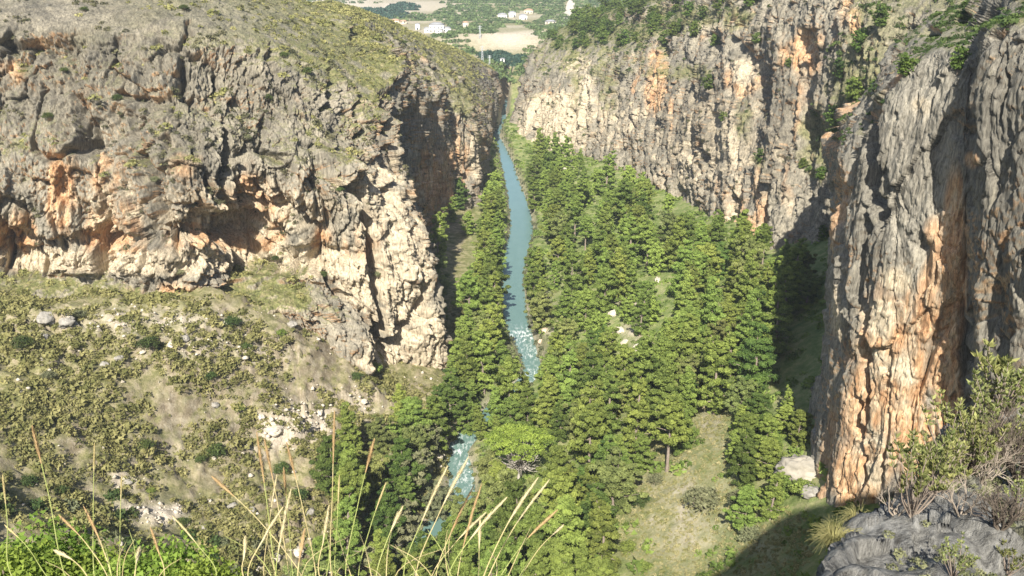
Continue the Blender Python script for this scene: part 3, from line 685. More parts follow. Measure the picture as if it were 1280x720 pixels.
for zn, poly, count, grp in zones:
    xs = [p[0] for p in poly]; ys = [p[1] for p in poly]; got = 0; tries = 0
    while got < count and tries < 16000:
        tries += 1
        a = rng.uniform(min(xs), max(xs)); b_ = rng.uniform(min(ys), max(ys))
        if not inpoly(a, b_, poly): continue
        if any(((a - c) / rx) ** 2 + ((b_ - d) / ry) ** 2 < 1.2 for c, d, rx, ry in CLEAR) : continue
        k = rng.integers(len(protos)); root, kd, h, wd = protos[k]; s = rng.uniform(.58, 1.25)
        if zn == 'right' and b_ > 450: s *= 1.05
        if zn == 'slope': s *= .62
        q = ray_ground(a, b_, h * s * .55)
        if q is None: continue
        x, Y, z = q
        dep = proj(np.array([x, Y, z + 3]))[2]; rx = wd * s / 2 * FPX / dep; ry = h * s * .45 * FPX / dep
        if hides_river(a, b_, rx, ry): continue
        if float(river_d(np.array([x]), np.array([Y]))[0]) < .8: continue
        if not try_place(x, Y, wd * s * (.315 if Y < 260 else .33)): continue
        TREES.append((zn, x, Y, z, k, s, grp, a, b_)); got += 1
    print('trees', zn, got, tries)
for (a, b_, s, k, zn, grp) in [(618,510,.8,0,'right','pines of the right river bank'),(638,520,.85,1,'right','pines of the right river bank'),(600,528,.8,5,'left','pines of the left river bank'),(660,508,.85,3,'right','pines of the right river bank'),(585,522,.8,1,'left','pines of the left river bank'),(622,536,.6,5,'right','pines of the right river bank'),(610,660,.8,2,'right','pines of the right river bank'),(560,690,.75,1,'lower','pines of the left river bank'),(528,700,.8,3,'lower','pines of the left river bank')]:
    root, kd, h, wd = protos[k]; q = ray_ground(a, b_, h * s * .55)
    if q: TREES.append((zn, q[0], q[1], q[2], k, s, grp, a, b_))
TREES.sort(key=lambda q: -protos[q[4]][2] * q[5] / q[2])
FAR = TREES[296:]; TREES = TREES[:296]
VV = []; TT = []
for (zn, x, Y, z, k, s, grp, a, b_) in FAR:
    me = [c for c in protos[k][0].children if c.name.startswith('crown')][0].data; n_ = len(me.vertices); c_ = np.empty(n_ * 3, np.float32); me.vertices.foreach_get('co', c_); c_ = c_.reshape(-1, 3, 3)[::3]
    ti = np.empty(n_, np.float32); me.attributes['tint'].data.foreach_get('value', ti); ti = ti.reshape(-1, 3)[::3]
    ctr = c_.mean(1, keepdims=True); c_ = ctr + (c_ - ctr) * 1.7
    an = rng.uniform(0, 6.28); R_ = np.array([[math.cos(an), -math.sin(an), 0], [math.sin(an), math.cos(an), 0], [0, 0, 1]])
    VV.append((c_.reshape(-1, 3) @ R_.T) * s + np.array([x, Y, z - .25])); TT.append(np.clip(ti + rng.normal(0, .2), 0, 1).ravel())
if FAR:
    VV = np.concatenate(VV); tag(mesh_obj('pine_wood', VV, np.arange(len(VV)).reshape(-1, 3), pineleaf, attrs={'tint': np.concatenate(TT)}), 'the smaller pines standing among the others of the wood', kind='stuff')
used = set()
hue = ['fresh green', 'mid green', 'yellow green', 'dark green', 'soft green', 'bright green', 'olive green']
shape = {'cone': 'tapering', 'full': 'broad', 'round': 'rounded'}
where = {'slope': 'on the slope below the pillar', 'right': 'of the right bank wood', 'left': 'of the left bank strip', 'shade': 'in the shade of the left cliff', 'lower': 'below the scrub slope'}
for zn in where:
    L = sorted([t for t in TREES if t[0] == zn], key=lambda t: t[2])
    # rows of about eight trees by distance, each read from the river outwards
    per = 9
    rows = [L[i:i + per] for i in range(0, len(L), per)]
    for ri, row in enumerate(rows):
        row.sort(key=lambda t: abs(t[1]) if zn == 'right' else -t[1])
        for ti, (zn_, x, Y, z, k, s, grp, a, b_) in enumerate(row):
            root, kd, h, wd = protos[k]
            sc = (s * rng.uniform(.9, 1.1), s * rng.uniform(.9, 1.1), s * rng.uniform(.9, 1.12))
            if k in used: o = dup(root, (x, Y, z - .25), rng.uniform(0, 6.28), sc)
            else:
                o = root; used.add(k); o.location = (x, Y, z - .25); o.scale = sc; o.rotation_euler = (0, 0, rng.uniform(0, 6.28))
            if len(rows) > 1: wh = f"{where[zn]}, {ordinal(ti + 1)} from the river in {ordinal(ri + 1)} row"
            else: wh = f"{where[zn]}, {ordinal(ti + 1)} from the river"
            tag(o, f"{shape[kd]} {'broadleaf' if kd == 'round' else 'pine'} {wh}", 'tree', grp.replace('pines', 'leafy trees') if kd == 'round' else grp)
# the flat-topped pine
def stone_pine(loc):
    r = np.random.default_rng(50); root = thing('stone_pine', loc); mb = MB(); H = 9.6
    mb.tube([(0, 0, -.5), (.1, 0, 1.5), (.25, .1, 3.4), (.2, .1, 4.8)], [.34, .3, .27, .2], 8)
    cs = []; rad = []
    for i in range(80):
        a = i * 2.4; rr = 5.6 * math.sqrt((i + .5) / 80) * (1 + .08 * math.sin(a * 3))
        z = H - 1.5 * (rr / 5.6) ** 2 + r.normal(0, .22); c = np.array([rr * math.cos(a), rr * math.sin(a) * .9, z]); cs.append(c); rad.append(r.uniform(.6, .95))
        if i % 2 == 0:
            st = np.array([.2, .1, r.uniform(3.0, 4.8)]); md = st * .4 + c * .6 + np.array([0, 0, -1.0]) + r.normal(0, .2, 3)
            mb.tube([st, (st + md) / 2 + r.normal(0, .12, 3), md, c], [.17, .13, .09, .03], 5)
    for i in range(44):
        a = r.uniform(3.0, 6.5); st = np.array([.2, .1, r.uniform(2.6, 4.6)]); e = st + np.array([math.cos(a) * r.uniform(2, 4.6), math.sin(a) * 3.4, r.uniform(.3, 2.6)])
        mb.tube([st, (st + e) / 2 + r.normal(0, .3, 3), e], [.09, .055, .02], 4)
    mb.build('trunk', palebark, root)
    V, F, ti = clumps_mesh(np.array(cs), np.array(rad), 120, .16, .45, r, up=.9)
    mesh_obj('crown', V, F, leaf_mat('umbrella_needles', (.10, .15, .025), (.27, .34, .06)), root, attrs={'tint': ti})
    return tag(root, 'flat-topped umbrella pine with pale fanned branches showing, beside the lower rapids', 'tree')
x, Y, z = ray_ground(648, 604, .5)
stone_pine((x, Y, z))
# loose grey-green trees by the water
gproto = [make_tree('tamarisk_tree', 'round', 6.5, 6.0, 60, greyleaf, 60, 80, .2, .05, leafasp=1.8, trunkm=palebark),
          make_tree('tamarisk_tree', 'full', 5.2, 4.8, 61, greyleaf, 50, 80, .18, .05, leafasp=1.8, trunkm=palebark)]
GT = [(512,600,1.15,'beside the lower rapids'),(500,655,1.2,'just below the other by the lower bend'),(548,640,.9,'between the lower rapids and the grass stalks'),(470,700,1.0,'nearest the pool at the bottom'),(630,455,.8,'at the bend under the first white water'),(605,475,.8,'left of the bend below the first white water'),
      (603,250,.7,'on the far left bank where the sun begins'),(612,290,.8,'leaning over the blue stretch on the left bank'),(606,228,.6,'at the upper end of the left bank strip'),(676,330,.7,'on the right bank opposite the left strip'),(668,250,.6,'upstream on the right bank beside the blue stretch'),(680,372,.7,'on the right bank above the pink rocks'),(535,560,.9,'under the left cliff foot near the lower rapids')]
for i, (a, b_, s, wh) in enumerate(GT):
    q = ray_ground(a, b_, 2.6 * s); k = i % 2
    if i < 2: o = gproto[i]; o.location = (q[0], q[1], q[2] - .2); o.scale = (s, s, s)
    else: o = dup(gproto[k], (q[0], q[1], q[2] - .2), i * 1.7, (s, s, s))
    tag(o, f"feathery grey-green tree {wh}", 'tree', 'grey-green trees by the water')

# bushes: leafy domes; a prototype per kind
def make_bush(name, rad, seed, leafm, ncl=16, per=70, leaf=.12, flat=.8):
    r = np.random.default_rng(seed); root = thing(name); mb = MB(); cs = []; rs = []
    for i in range(ncl):
        a = i * 2.4; rr = rad * .72 * math.sqrt((i + .5) / ncl); c = np.array([rr * math.cos(a), rr * math.sin(a), rad * .85 * (1 - (rr / rad) ** 2) * r.uniform(.6, 1.05)])
        cs.append(c); rs.append(rad * r.uniform(.26, .42)); mb.tube([(0, 0, -.1), c * .5 + r.normal(0, .03, 3), c], [.05 * rad, .035 * rad, .01], 4)
    mb.build('stem', bark, root)
    V, F, ti = clumps_mesh(np.array(cs), np.array(rs), per, leaf, flat, r)
    mesh_obj('foliage', V, F, leafm, root, attrs={'tint': ti}); return root
bp = [make_bush('bush', 1.6, 70, bushleaf), make_bush('bush', 1.6, 71, pineleaf), make_bush('bush', 1.6, 72, greyleaf)]
BUSH = [(28,430,1.1,0,'dark evergreen bush on the scrub slope edge under the far end of the cliff'),(185,430,1.2,0,'dark green bush below the cream ledge, left of the pale boulders'),(290,405,1.1,0,'dark green bush under the orange cave'),(305,432,.9,0,'smaller dark bush directly below the bush under the cave'),(262,470,.8,0,'green bush on the mid slope below the dark pair'),(298,508,.75,1,'bright green bush beside the white outcrop'),
 (268,562,1.15,0,'dark green bush in the middle of the scrub slope'),(250,575,.7,0,'low dark bush touching the mid-slope bush'),(180,555,.9,0,'dark grey-green bush left of the mid-slope bush'),(188,612,.5,1,'small yellowish bush above the bare gravel'),(228,655,.7,0,'dark bush beside the bare gravel chute'),(278,678,.6,2,'grey bush at the lower end of the gravel chute'),(468,462,1.2,1,'green bush at the foot of the cream buttress'),(445,470,.8,0,'darker bush left of the one at the buttress foot'),
 (352,590,1.0,0,'bush at the border of the scrub slope and the lower pines'),(372,620,1.1,0,'large dark bush just above the dark cleft'),(60,470,.8,2,'greyish bush on the upper scrub slope'),(35,600,.8,0,'bush low on the left edge of the slope'),(75,615,.7,0,'bush a little right of the lowest left edge one'),(100,395,.8,2,'silvery bush on the ledge under the orange stripes'),(350,415,.8,1,'light green bush right of the cave foot'),(410,335,.7,2,'grey bush perched on the cream shelf'),
 (878,625,1.9,2,'large rounded silver-green bush alone on the sunny meadow'),(785,685,.95,1,'small round bush at the lower end of the meadow'),(808,708,.7,1,'bright little bush at the bottom edge of the meadow'),(945,500,1.5,1,'green bush below the shadow of the tall pillar'),(960,540,1.6,1,'broad green bush on the slope left of the pale boulder'),(940,560,1.4,2,'grey-green bush left of the pale boulder group'),(985,590,1.4,1,'bush just below the pale boulder'),(965,620,1.5,1,'low spreading bush above the big shadow'),(1005,610,1.3,1,'bush squeezed between boulder and pillar foot'),(930,480,1.3,1,'upper bush of the meadow edge'),(925,620,1.2,2,'olive bush between the silver bush and the shadow'),(940,665,1.2,2,'bush on the very edge of the big shadow'),(800,625,1.2,0,'dark bush where the wood meets the meadow'),(820,600,.9,2,'grey bush in front of the bare trunks')]
for i, (a, b_, s, k, lb) in enumerate(BUSH):
    q = ray_ground(a, b_, .8 * s, 40, 300)
    if q is None: print('no bush', a, b_); continue
    if k in HIDE: o = dup(bp[k], (q[0], q[1], q[2] - .15), i * 1.3, (s, s, s * rng.uniform(.8, 1.1)))
    else: o = bp[k]; HIDE.append(k); o.location = (q[0], q[1], q[2] - .15); o.scale = (s, s, s)
    tag(o, lb, 'bush', 'bushes on the canyon slopes')

# low scrub: lots of small tufts; the largest are single plants, the rest one mass per surface
def shrub_var(seed, n=46, leafm=None):
    r = np.random.default_rng(seed); d = r.normal(size=(n, 3)); d[:, 2] = np.abs(d[:, 2]); d /= np.linalg.norm(d, axis=1)[:, None]
    V, F = tris(d * r.uniform(.6, 1.0, n)[:, None] * np.array([1, 1, .8]), d + np.array([0, 0, .2]), .27, 1., r)
    return V, F
SV = [shrub_var(300 + i) for i in range(8)]
def scatter(name, pts, sizes, mat, tint):
    n = len(pts); Vs = []; Ts = []; idx = rng.integers(0, 8, n); ang = rng.uniform(0, 6.28, n); hs = rng.uniform(.7, 1.15, n)
    for v in range(8):
        m_ = np.where(idx == v)[0]
        if not len(m_): continue
        B = SV[v][0]; ca, sa = np.cos(ang[m_]), np.sin(ang[m_])
        X = (B[None, :, 0] * ca[:, None] - B[None, :, 1] * sa[:, None]) * sizes[m_, None]; Yy = (B[None, :, 0] * sa[:, None] + B[None, :, 1] * ca[:, None]) * sizes[m_, None]
        Z = B[None, :, 2] * (sizes * hs)[m_, None] - .1 * sizes[m_, None]
        Vs.append((np.stack([X, Yy, Z], -1) + pts[m_, None]).reshape(-1, 3)); Ts.append(np.repeat(tint[m_], B.shape[0]))
    V = np.concatenate(Vs); T_ = np.clip(np.concatenate(Ts) + rng.normal(0, .08, len(V)), 0, 1)
    o = mesh_obj(name, V, np.arange(len(V)).reshape(-1, 3), mat, attrs={'tint': T_}); o['kind'] = 'stuff'; return o
def pick(S, wgt, px, py, n, area=True):
    vis = (px > -140) & (px < 1380) & (py > -90) & (py < 790)
    du = np.linalg.norm(np.gradient(S, axis=0), axis=-1) * np.linalg.norm(np.gradient(S, axis=1), axis=-1)
    ww = (wgt * vis * du).ravel(); ww /= ww.sum(); i = rng.choice(len(ww), n, p=ww)
    return S.reshape(-1, 3)[i] + rng.normal(0, .12, (n, 3)) * np.array([1, 1, .2]), i
singles = []
# left cliff and its plateau
S, N_, veg, px, py, dep = LS
wl = (veg ** 1.3) * ss(.35, .7, N_[..., 2] + .2)
pts, i = pick(S, wl, px, py, 11000); sz = rng.lognormal(-.75, .38, len(pts)); sz = np.clip(sz, .2, 1.3) * (1 + .0012 * pts[:, 1])
scatter('scrub', pts, sz, scrubleaf, rng.random(len(pts)))['label'] = 'yellow-green scrub over the left plateau and ledges'
wl = ss(.05, .35, fbm(S / 4., 4, 401)) * ss(.0, .3, N_[..., 2]) * ss(330, 250, py) * (Yg is not None)
pts, i = pick(S, wl, px, py, 11000); sz = np.clip(rng.lognormal(-.85, .45, len(pts)), .12, 1.)
scatter('scrub', pts, sz, greyscrub, rng.random(len(pts)))['label'] = 'grey-green plants in the cracks of the left cliff'
# right
S, N_, veg, px, py, dep = RS
wl = (veg ** 1.2) * ss(.2, .6, N_[..., 2] + .25) + .5 * (blob(px, py, [(1070,130,44,110,1),(1110,40,50,40,1),(1035,170,20,50,.8)]) > .4)
pts, i = pick(S, wl, px, py, 8200); sz = np.clip(rng.lognormal(-.55, .4, len(pts)), .25, 1.6)
scatter('scrub', pts, sz, bushleaf, rng.random(len(pts)))['label'] = 'green scrub on the ledges of the right wall'
wl = ss(.1, .4, fbm(S / 5., 4, 402)) * ss(.0, .3, N_[..., 2])
pts, i = pick(S, wl, px, py, 3500); sz = np.clip(rng.lognormal(-.9, .45, len(pts)), .15, 1.)
scatter('scrub', pts, sz, greyscrub, rng.random(len(pts)))['label'] = 'grey-green plants in the cracks of the right wall'
S, N_, veg, px, py, dep = NS
pts, i = pick(S, veg, px, py, 2600); sz = np.clip(rng.lognormal(-1.1, .4, len(pts)), .12, .8)
scatter('scrub', pts, sz, bushleaf, rng.random(len(pts)))['label'] = 'small tufts rooted in the near pillar'
# scrub slope
wl = ((Xg < -9) & (Yg2 < 215) & (Yg2 > 55)) * (1 - gpale * .97) * (.08 + ss(-.22, .25, fbm(gS / 9., 4, 411)))
pts, i = pick(gS, wl, gpx, gpy, 16500); sz = np.clip(rng.lognormal(-.68, .55, len(pts)), .2, 1.2)
big = np.argsort(-sz / pts[:, 1])[:230]; rest = np.setdiff1d(np.arange(len(pts)), big)
scatter('scrub', pts[rest], sz[rest], scrubleaf, rng.random(len(rest)) * .9)['label'] = 'dry scrub over the whole left slope'
def small_shrub(seed, mat):
    r = np.random.default_rng(seed); n = 150; d = r.normal(size=(n, 3)); d[:, 2] = np.abs(d[:, 2]); d /= np.linalg.norm(d, axis=1)[:, None]
    V, F = tris(d * r.uniform(.45, 1.0, n)[:, None] * np.array([1, 1, .8]), d, .17, 1.2, r)
    return mesh_obj('shrub', V, F, mat, attrs={'tint': np.repeat(np.clip(r.normal(.5, .2, n), 0, 1), 3)})
sp = [small_shrub(400, scrubleaf), small_shrub(401, greyleaf), small_shrub(402, scrubleaf), small_shrub(403, bushleaf)]
nm = ['tawny', 'grey', 'olive', 'dark green']
B = sorted([(pts[j], sz[j]) for j in big], key=lambda t: -t[0][1])
seen = set()
for ri in range(0, len(B), 16):
    row = sorted(B[ri:ri + 16], key=lambda t: t[0][0])
    for ti, (p_, s_) in enumerate(row):
        k = int(rng.integers(4)) if rng.random() < .8 else 0
        o = sp[k] if k not in seen else sp[k].copy()
        if k in seen: C.objects.link(o)
        seen.add(k); o.location = p_ - np.array([0, 0, .1]); o.scale = (s_ * 1.2,) * 3; o.rotation_euler = (0, 0, rng.uniform(0, 6))
        tag(o, f"{nm[k]} shrub of the left slope, {ordinal(ti + 1)} from the left in {ordinal(ri // 16 + 1)} row downhill", 'shrub', 'small shrubs of the scrub slope')
# undergrowth beneath the pines and along the banks
wl = ((Xg > -32) & (Yg2 < 460) & (Yg2 > 70)) * (gpale < .5) * ss(.6, 2, rd) * green * (1 - np.minimum(1, blob(gpx, gpy, [(840,650,70,90,1.2),(890,520,22,60,1.1),(960,690,60,40,.7)])) * .93)
pts, i = pick(gS, wl, gpx, gpy, 9500); sz = np.clip(rng.lognormal(-.2, .4, len(pts)), .3, 1.8)
scatter('undergrowth', pts, sz, pineleaf, rng.random(len(pts)) * .8)['label'] = 'low green undergrowth between the pines'
wl = ((Xg > -32) & (Yg2 < 460) & (Yg2 > 70)) * (rd > -.2) * ss(4, 1., rd)
pts, i = pick(gS, wl, gpx, gpy, 1500); sz = np.clip(rng.lognormal(-.6, .3, len(pts)), .3, 1.0)
scatter('reeds', pts, sz, greyleaf, rng.random(len(pts)))['label'] = 'pale reeds along both river banks'

wl = (blob(gpx, gpy, [(850,640,70,100,1.3),(890,520,24,70,1.1),(960,680,60,50,1)]) > .4) * (Yg2 < 200) * 1.
pts, i = pick(gS, wl, gpx, gpy, 5200); sz = np.clip(rng.lognormal(-1.7, .4, len(pts)), .08, .45)
scatter('meadow_grass', pts, sz, meadowleaf, rng.random(len(pts)))['label'] = 'dry grass tufts of the sunny meadow'

# pines on the rim of the right wall
rimp = [make_tree('rim_pine', 'round', 6, 5.5, 81, pinedark, 40, 60, .27, .2), make_tree('rim_pine', 'full', 6.5, 5.0, 82, pinedark, 40, 60, .27, .2)]
ry_ = RS[0]; cand = []
m_ = (RS[3] > 660) & (RS[3] < 960) & (RS[4] > -25) & (RS[4] < 62) & (RS[1][..., 2] > .6)
ii = np.argwhere(m_); rng.shuffle(ii); tk = []
for a, b_ in ii:
    p_ = ry_[a, b_]
    if len(tk) >= 230: break
    if all((p_[0] - q[0]) ** 2 + (p_[1] - q[1]) ** 2 > 3.1 ** 2 for q in tk): tk.append(p_)
tk.sort(key=lambda p_: -p_[1])
for i, p_ in enumerate(tk):
    k = i % 2; s = rng.uniform(.65, 1.15)
    if i < 2: o = rimp[k]; o.location = p_ - np.array([0, 0, .3]); o.scale = (s, s, s)
    else: o = dup(rimp[k], p_ - np.array([0, 0, .3]), i, (s, s, s * rng.uniform(.85, 1.1)))
    tag(o, f"dark pine on the right wall's rim, {ordinal(i + 1)} from the far end", 'tree', 'pines along the right rim')
print('rim', len(tk))
# trees clinging to the right wall
def at_surf(D, a, b_):
    px, py = D[3], D[4]; d = (px - a) ** 2 + (py - b_) ** 2 + np.where(D[5] < 400, 0, 0)
    k = np.argsort(d.ravel())[:12]; k = k[np.argmin(D[5].ravel()[k])]; return D[0].reshape(-1, 3)[k]
WT = [(885,105,.75,'lone round pine leaning out of the right wall with its long shadow below it',1),(905,145,.5,'low tree on the wall beneath the lone leaning pine',0),(1198,78,.5,'small yellow-green tree beside the top slab of the near cliff',1),(1050,90,.7,'pine in the gully behind the pillar, highest of them',0),(1075,60,.8,'pine in the upper gully beside the pillar head',1),(1065,120,.8,'pine half-way up the gully',0),(1095,110,.6,'pine against the pillar head',1),(1040,150,.7,'pine at the narrowing of the gully',0),(1060,175,.55,'pine low in the gully above the pillar edge',0),(1025,215,.5,'small tree on the ledge left of the gully mouth',1),(950,195,.55,'tree in the crack of the right wall',0),(955,225,.5,'lower tree in the crack of the right wall',1),(1030,290,.6,'tree at the foot of the wall beside the pillar edge',0),(1100,25,.7,'tree at the very top of the gully',0),(1130,85,.5,'tree on the pillar head',1),(1000,200,.4,'stunted tree on the grey wall',0),(945,45,.5,'small tree under the rim above the orange hollow',1),(985,75,.4,'bush-like tree left of the orange hollow',0)]
for i, (a, b_, s, lb, k) in enumerate(WT):
    D = RS; p_ = at_surf(D, a, b_ + 8)
    if a in (1198, 1130): p_ = at_surf(NS, a, b_ + 8)
    s2 = s * (.75 if p_[1] < 140 else 1)
    tag(dup(rimp[k], p_ - np.array([0, 0, .5]), i * 2., (s2, s2, s2)), lb, 'tree', 'trees on the right wall')
# dark bushes on the left wall
LB = [(148,125),(335,125),(310,175),(80,90),(355,72),(385,92),(196,225),(105,14),(230,12),(30,395),(225,345),(345,325),(405,345),(262,365),(470,345),(425,240),(60,150),(530,75),(575,95),(300,240),(455,92),(505,55)]
for i, (a, b_) in enumerate(LB):
    p_ = at_surf(LS, a, b_); s = [.7, .8, .6, .55][i % 4]
    tag(dup(bp[[0, 0, 2, 0][i % 4]], p_, i * 1.1, (s, s, s)), f"small {['dark green','dark','greyish','deep green'][i%4]} bush rooted in the left cliff, {ordinal(1 + sorted(LB).index((a, b_)))} counted from its left end", 'bush', 'bushes rooted in the left cliff')
# ------------------------------------------------------------------ boulders
def boulder(seed, mat):
    r = np.random.default_rng(seed); bm_n = 40
    th = np.linspace(0, math.pi, 26); ph = np.linspace(0, 2 * math.pi, 41)[:-1]
    D = np.stack([np.sin(th)[:, None] * np.cos(ph)[None], np.sin(th)[:, None] * np.sin(ph)[None], np.cos(th)[:, None] * np.ones((1, 40))], -1)
    f1, f2, c = worley(D * 1.5 + seed * 3.1, 7); rr = 1 + (c - .5) * .35 + .18 * fbm(D * 2.2 + seed, 4, seed) - .15 * ss(.12, 0, f2 - f1)
    V = D * rr[..., None] * np.array([1, .85, .7]); F = []
    for i in range(25):
        for j in range(40): F.append((i * 40 + j, (i + 1) * 40 + j, (i + 1) * 40 + (j + 1) % 40, i * 40 + (j + 1) % 40))
    return mesh_obj('boulder', V.reshape(-1, 3), F, mat)
pale_rock = plain('pale_boulder', (.34, .29, .22), (.66, .60, .50), 1.5, .95, .1)
grey_rock = plain('grey_boulder', (.16, .15, .13), (.40, .37, .32), 1.5, .95, .1)
pink_rock = plain('pinkish_river_rock', (.42, .29, .21), (.68, .54, .43), 1.5, .9, .08)
bpz = {'q': boulder(5, plain('weathered_boulder', (.22, .20, .165), (.44, .40, .33), 1.2, .95, .1)), 'p': boulder(1, pale_rock), 'g': boulder(2, grey_rock), 'k': boulder(3, pink_rock)}; bused = set()
BO = [(1002,585,3.2,'q','big pale rounded boulder against the foot of the tall pillar'),(1012,612,1.3,'g','grey rock just under the big pale boulder'),(646,497,.8,'p','white rock above the flat-topped pine at the river edge'),
 (672,390,.9,'k','topmost pinkish rock on the right bank by the rapids'),(676,402,1.1,'k','large pinkish rock on the right bank beside the white water'),(670,412,.8,'k','pinkish rock touching the white water'),(681,415,.9,'k','pinkish rock behind the one touching the white water'),(676,426,.8,'k','lowest pinkish rock of the right bank cluster'),
 (565,552,.7,'p','pale rock on the left bank above the lower rapids'),(556,560,.8,'k','flat reddish rock left of the lower rapids'),(573,546,.6,'p','small pale rock at the head of the lower rapids'),(548,572,.9,'p','pale rock by the feathery tree and lower rapids'),
 (800,432,1.6,'p','bright white boulder in the clearing of the wood'),(790,440,.8,'p','small white rock left of the clearing boulder'),(762,372,1.1,'p','uppermost rock of the white outcrop in the wood'),(768,392,1.4,'p','second rock down the white outcrop in the wood'),(775,412,1.3,'p','third rock down the white outcrop in the wood'),(780,430,1.0,'p','lowest rock of the white outcrop in the wood'),(716,400,1.0,'p','pale rock between trees right of the pink river rocks'),(822,350,1.2,'p','tan rock in the small upper clearing'),(705,212,1.2,'p','pale rock amid trees near the far foot of the right wall'),(690,182,1.6,'p','white fallen block under the pink patch of the right wall'),(700,190,1.2,'p','second white fallen block under the pink patch'),(676,180,1.0,'p','small white block left of the fallen blocks'),
 (60,405,2.0,'g','grey block at the upper edge of the scrub slope, leftmost of three'),(82,400,1.7,'g','grey split block beside the leftmost one on the upper slope'),(55,420,1.1,'g','small block under the leftmost grey blocks'),(150,452,1.2,'g','long low grey rock on the upper scrub slope'),(130,455,1.0,'g','low rock left of the long low rock'),(215,432,1.5,'p','pale slab under the cave foot'),(232,428,1.0,'g','grey rock at the right end of the pale slab'),(365,405,1.7,'g','grey overhanging block below the cream shelf'),(395,402,1.8,'g','wide grey block beside the overhanging one'),(420,400,1.5,'g','grey block nearest the buttress, below the shelf'),(180,448,.8,'p','small pale rock on the slope under the bush'),(268,510,1.2,'g','dark standing rock by the bright green bush'),
 (325,520,1.5,'p','white rock at the left end of the bare outcrop'),(345,535,1.8,'p','large white rock in the middle of the bare outcrop'),(370,525,1.4,'p','white rock right of the middle of the bare outcrop'),(400,520,1.2,'p','pale rock before the right end of the outcrop'),(430,508,1.4,'p','rightmost pale rock of the bare outcrop'),(455,500,1.2,'p','pale rock where the outcrop meets the trees'),
 (160,603,1.0,'g','rock at the top of the bare gravel chute'),(290,632,1.0,'g','pale grey rock beside the gravel chute'),(315,640,.8,'g','flat rock right of the gravel chute'),(255,660,.8,'g','rock within the gravel chute'),(372,690,1.5,'p','cream boulder at the bottom beside the dark cleft'),(345,700,1.3,'p','cream boulder left of the dark cleft'),(395,700,1.4,'p','cream boulder right of the dark cleft'),(325,712,1.0,'p','lowest cream boulder at the picture bottom'),(388,640,1.0,'g','grey rock at the upper lip of the dark cleft')]
for i, (a, b_, s, k, lb) in enumerate(BO):
    q = ray_ground(a, b_, s * .35, 40, 460)
    if q is None: print('no boulder', a, b_); continue
    if k in bused: o = bpz[k].copy(); C.objects.link(o)
    else: o = bpz[k]; bused.add(k)
    o.location = (q[0], q[1], q[2] + .1); s *= (.7 if a < 460 and k in 'pg' else 1); o.scale = (s * rng.uniform(.8, 1.15), s * rng.uniform(.7, 1.1), s * rng.uniform(.7, 1.05)); o.rotation_euler = (rng.uniform(-.3, .3), rng.uniform(-.3, .3), i * 1.9)
    tag(o, lb, 'boulder', 'loose rocks of the canyon')
# loose stones on the slope
n = 2000; wl = ((Xg < -12) & (Yg2 < 200) & (Yg2 > 55)) * (.04 + gpale ** 1.5)
pts, i = pick(gS, wl, gpx, gpy, n); sz = np.clip(rng.lognormal(-1.55, .5, n), .08, .7)
ico = np.array([(0,0,1),(.9,0,.1),(.2,.85,.15),(-.75,.5,.1),(-.7,-.55,.2),(.3,-.85,.1),(0,0,-.5)]); icf = [(0,1,2),(0,2,3),(0,3,4),(0,4,5),(0,5,1),(6,2,1),(6,3,2),(6,4,3),(6,5,4),(6,1,5)]
ang = rng.uniform(0, 6.28, n); X = ico[None, :, 0] * np.cos(ang)[:, None] - ico[None, :, 1] * np.sin(ang)[:, None]; Yy = ico[None, :, 0] * np.sin(ang)[:, None] + ico[None, :, 1] * np.cos(ang)[:, None]
V = np.stack([X, Yy, np.repeat(ico[None, :, 2], n, 0) * .7], -1) * sz[:, None, None] * rng.uniform(.7, 1.3, (n, 1, 3)) + pts[:, None]
F = (np.array(icf)[None] + (np.arange(n) * 7)[:, None, None]).reshape(-1, 3)
tag(mesh_obj('scree', V.reshape(-1, 3), F, pale_rock), 'loose pale stones over the scrub slope', kind='stuff')

# ------------------------------------------------------------------ the far valley
farleaf = leaf_mat('distant_pines', (.05, .085, .03), (.12, .17, .06), .1)
blueleaf = leaf_mat('distant_dark_trees', (.03, .075, .055), (.07, .13, .09), .1)
def far_pick(mask_fn, n):
    m_ = mask_fn(gpx, gpy) & (Yg2 > 470)
    wl = m_.astype(float); pts, i = pick(gS, wl / (Yg2 ** .6), gpx, gpy, n); return pts
inb = lambda L: (lambda a, b_: blob(a, b_, L) > .42)
FOREST = [(600,20,60,14,1),(700,22,60,18,1),(570,45,30,12,1),(590,34,40,10,1),(680,12,60,10,1),(780,8,60,10,1),(640,4,90,6,1),(520,22,30,5,1),(690,45,24,14,1),(585,62,20,8,1),(668,70,16,12,1),(660,90,14,14,.9),(640,95,16,10,.9),(625,90,20,10,.8),(605,82,14,8,.8)]
GAPS = [(636,52,40,11,1.2),(655,22,28,8,1),(545,36,22,9,1),(712,10,7,14,1.2),(582,32,7,7,1),(615,60,40,5,1)]
f_ = far_pick(lambda a, b_: (blob(a, b_, FOREST) > .42) & (blob(a, b_, GAPS) < .55), 2600)
sz = rng.uniform(1.3, 3.0, len(f_)) * (1 + .0004 * f_[:, 1]); tag(scatter('distant_forest', f_, sz, farleaf, rng.random(len(f_))), 'pine forest covering the far valley')
f_ = far_pick(inb([(470,16,34,6,1),(505,10,20,5,1),(485,20,30,5,.9)]), 420)
tag(scatter('distant_grove', f_, rng.uniform(2.2, 4.2, len(f_)), blueleaf, rng.random(len(f_))), 'dark blue-green belt of trees by the pale fields')
f_ = far_pick(inb([(618,70,20,7,1),(640,76,22,7,1)]), 200)
tag(scatter('distant_grove', f_, rng.uniform(1.6, 2.8, len(f_)), blueleaf, rng.random(len(f_))), 'dark blue-green grove at the mouth of the canyon')
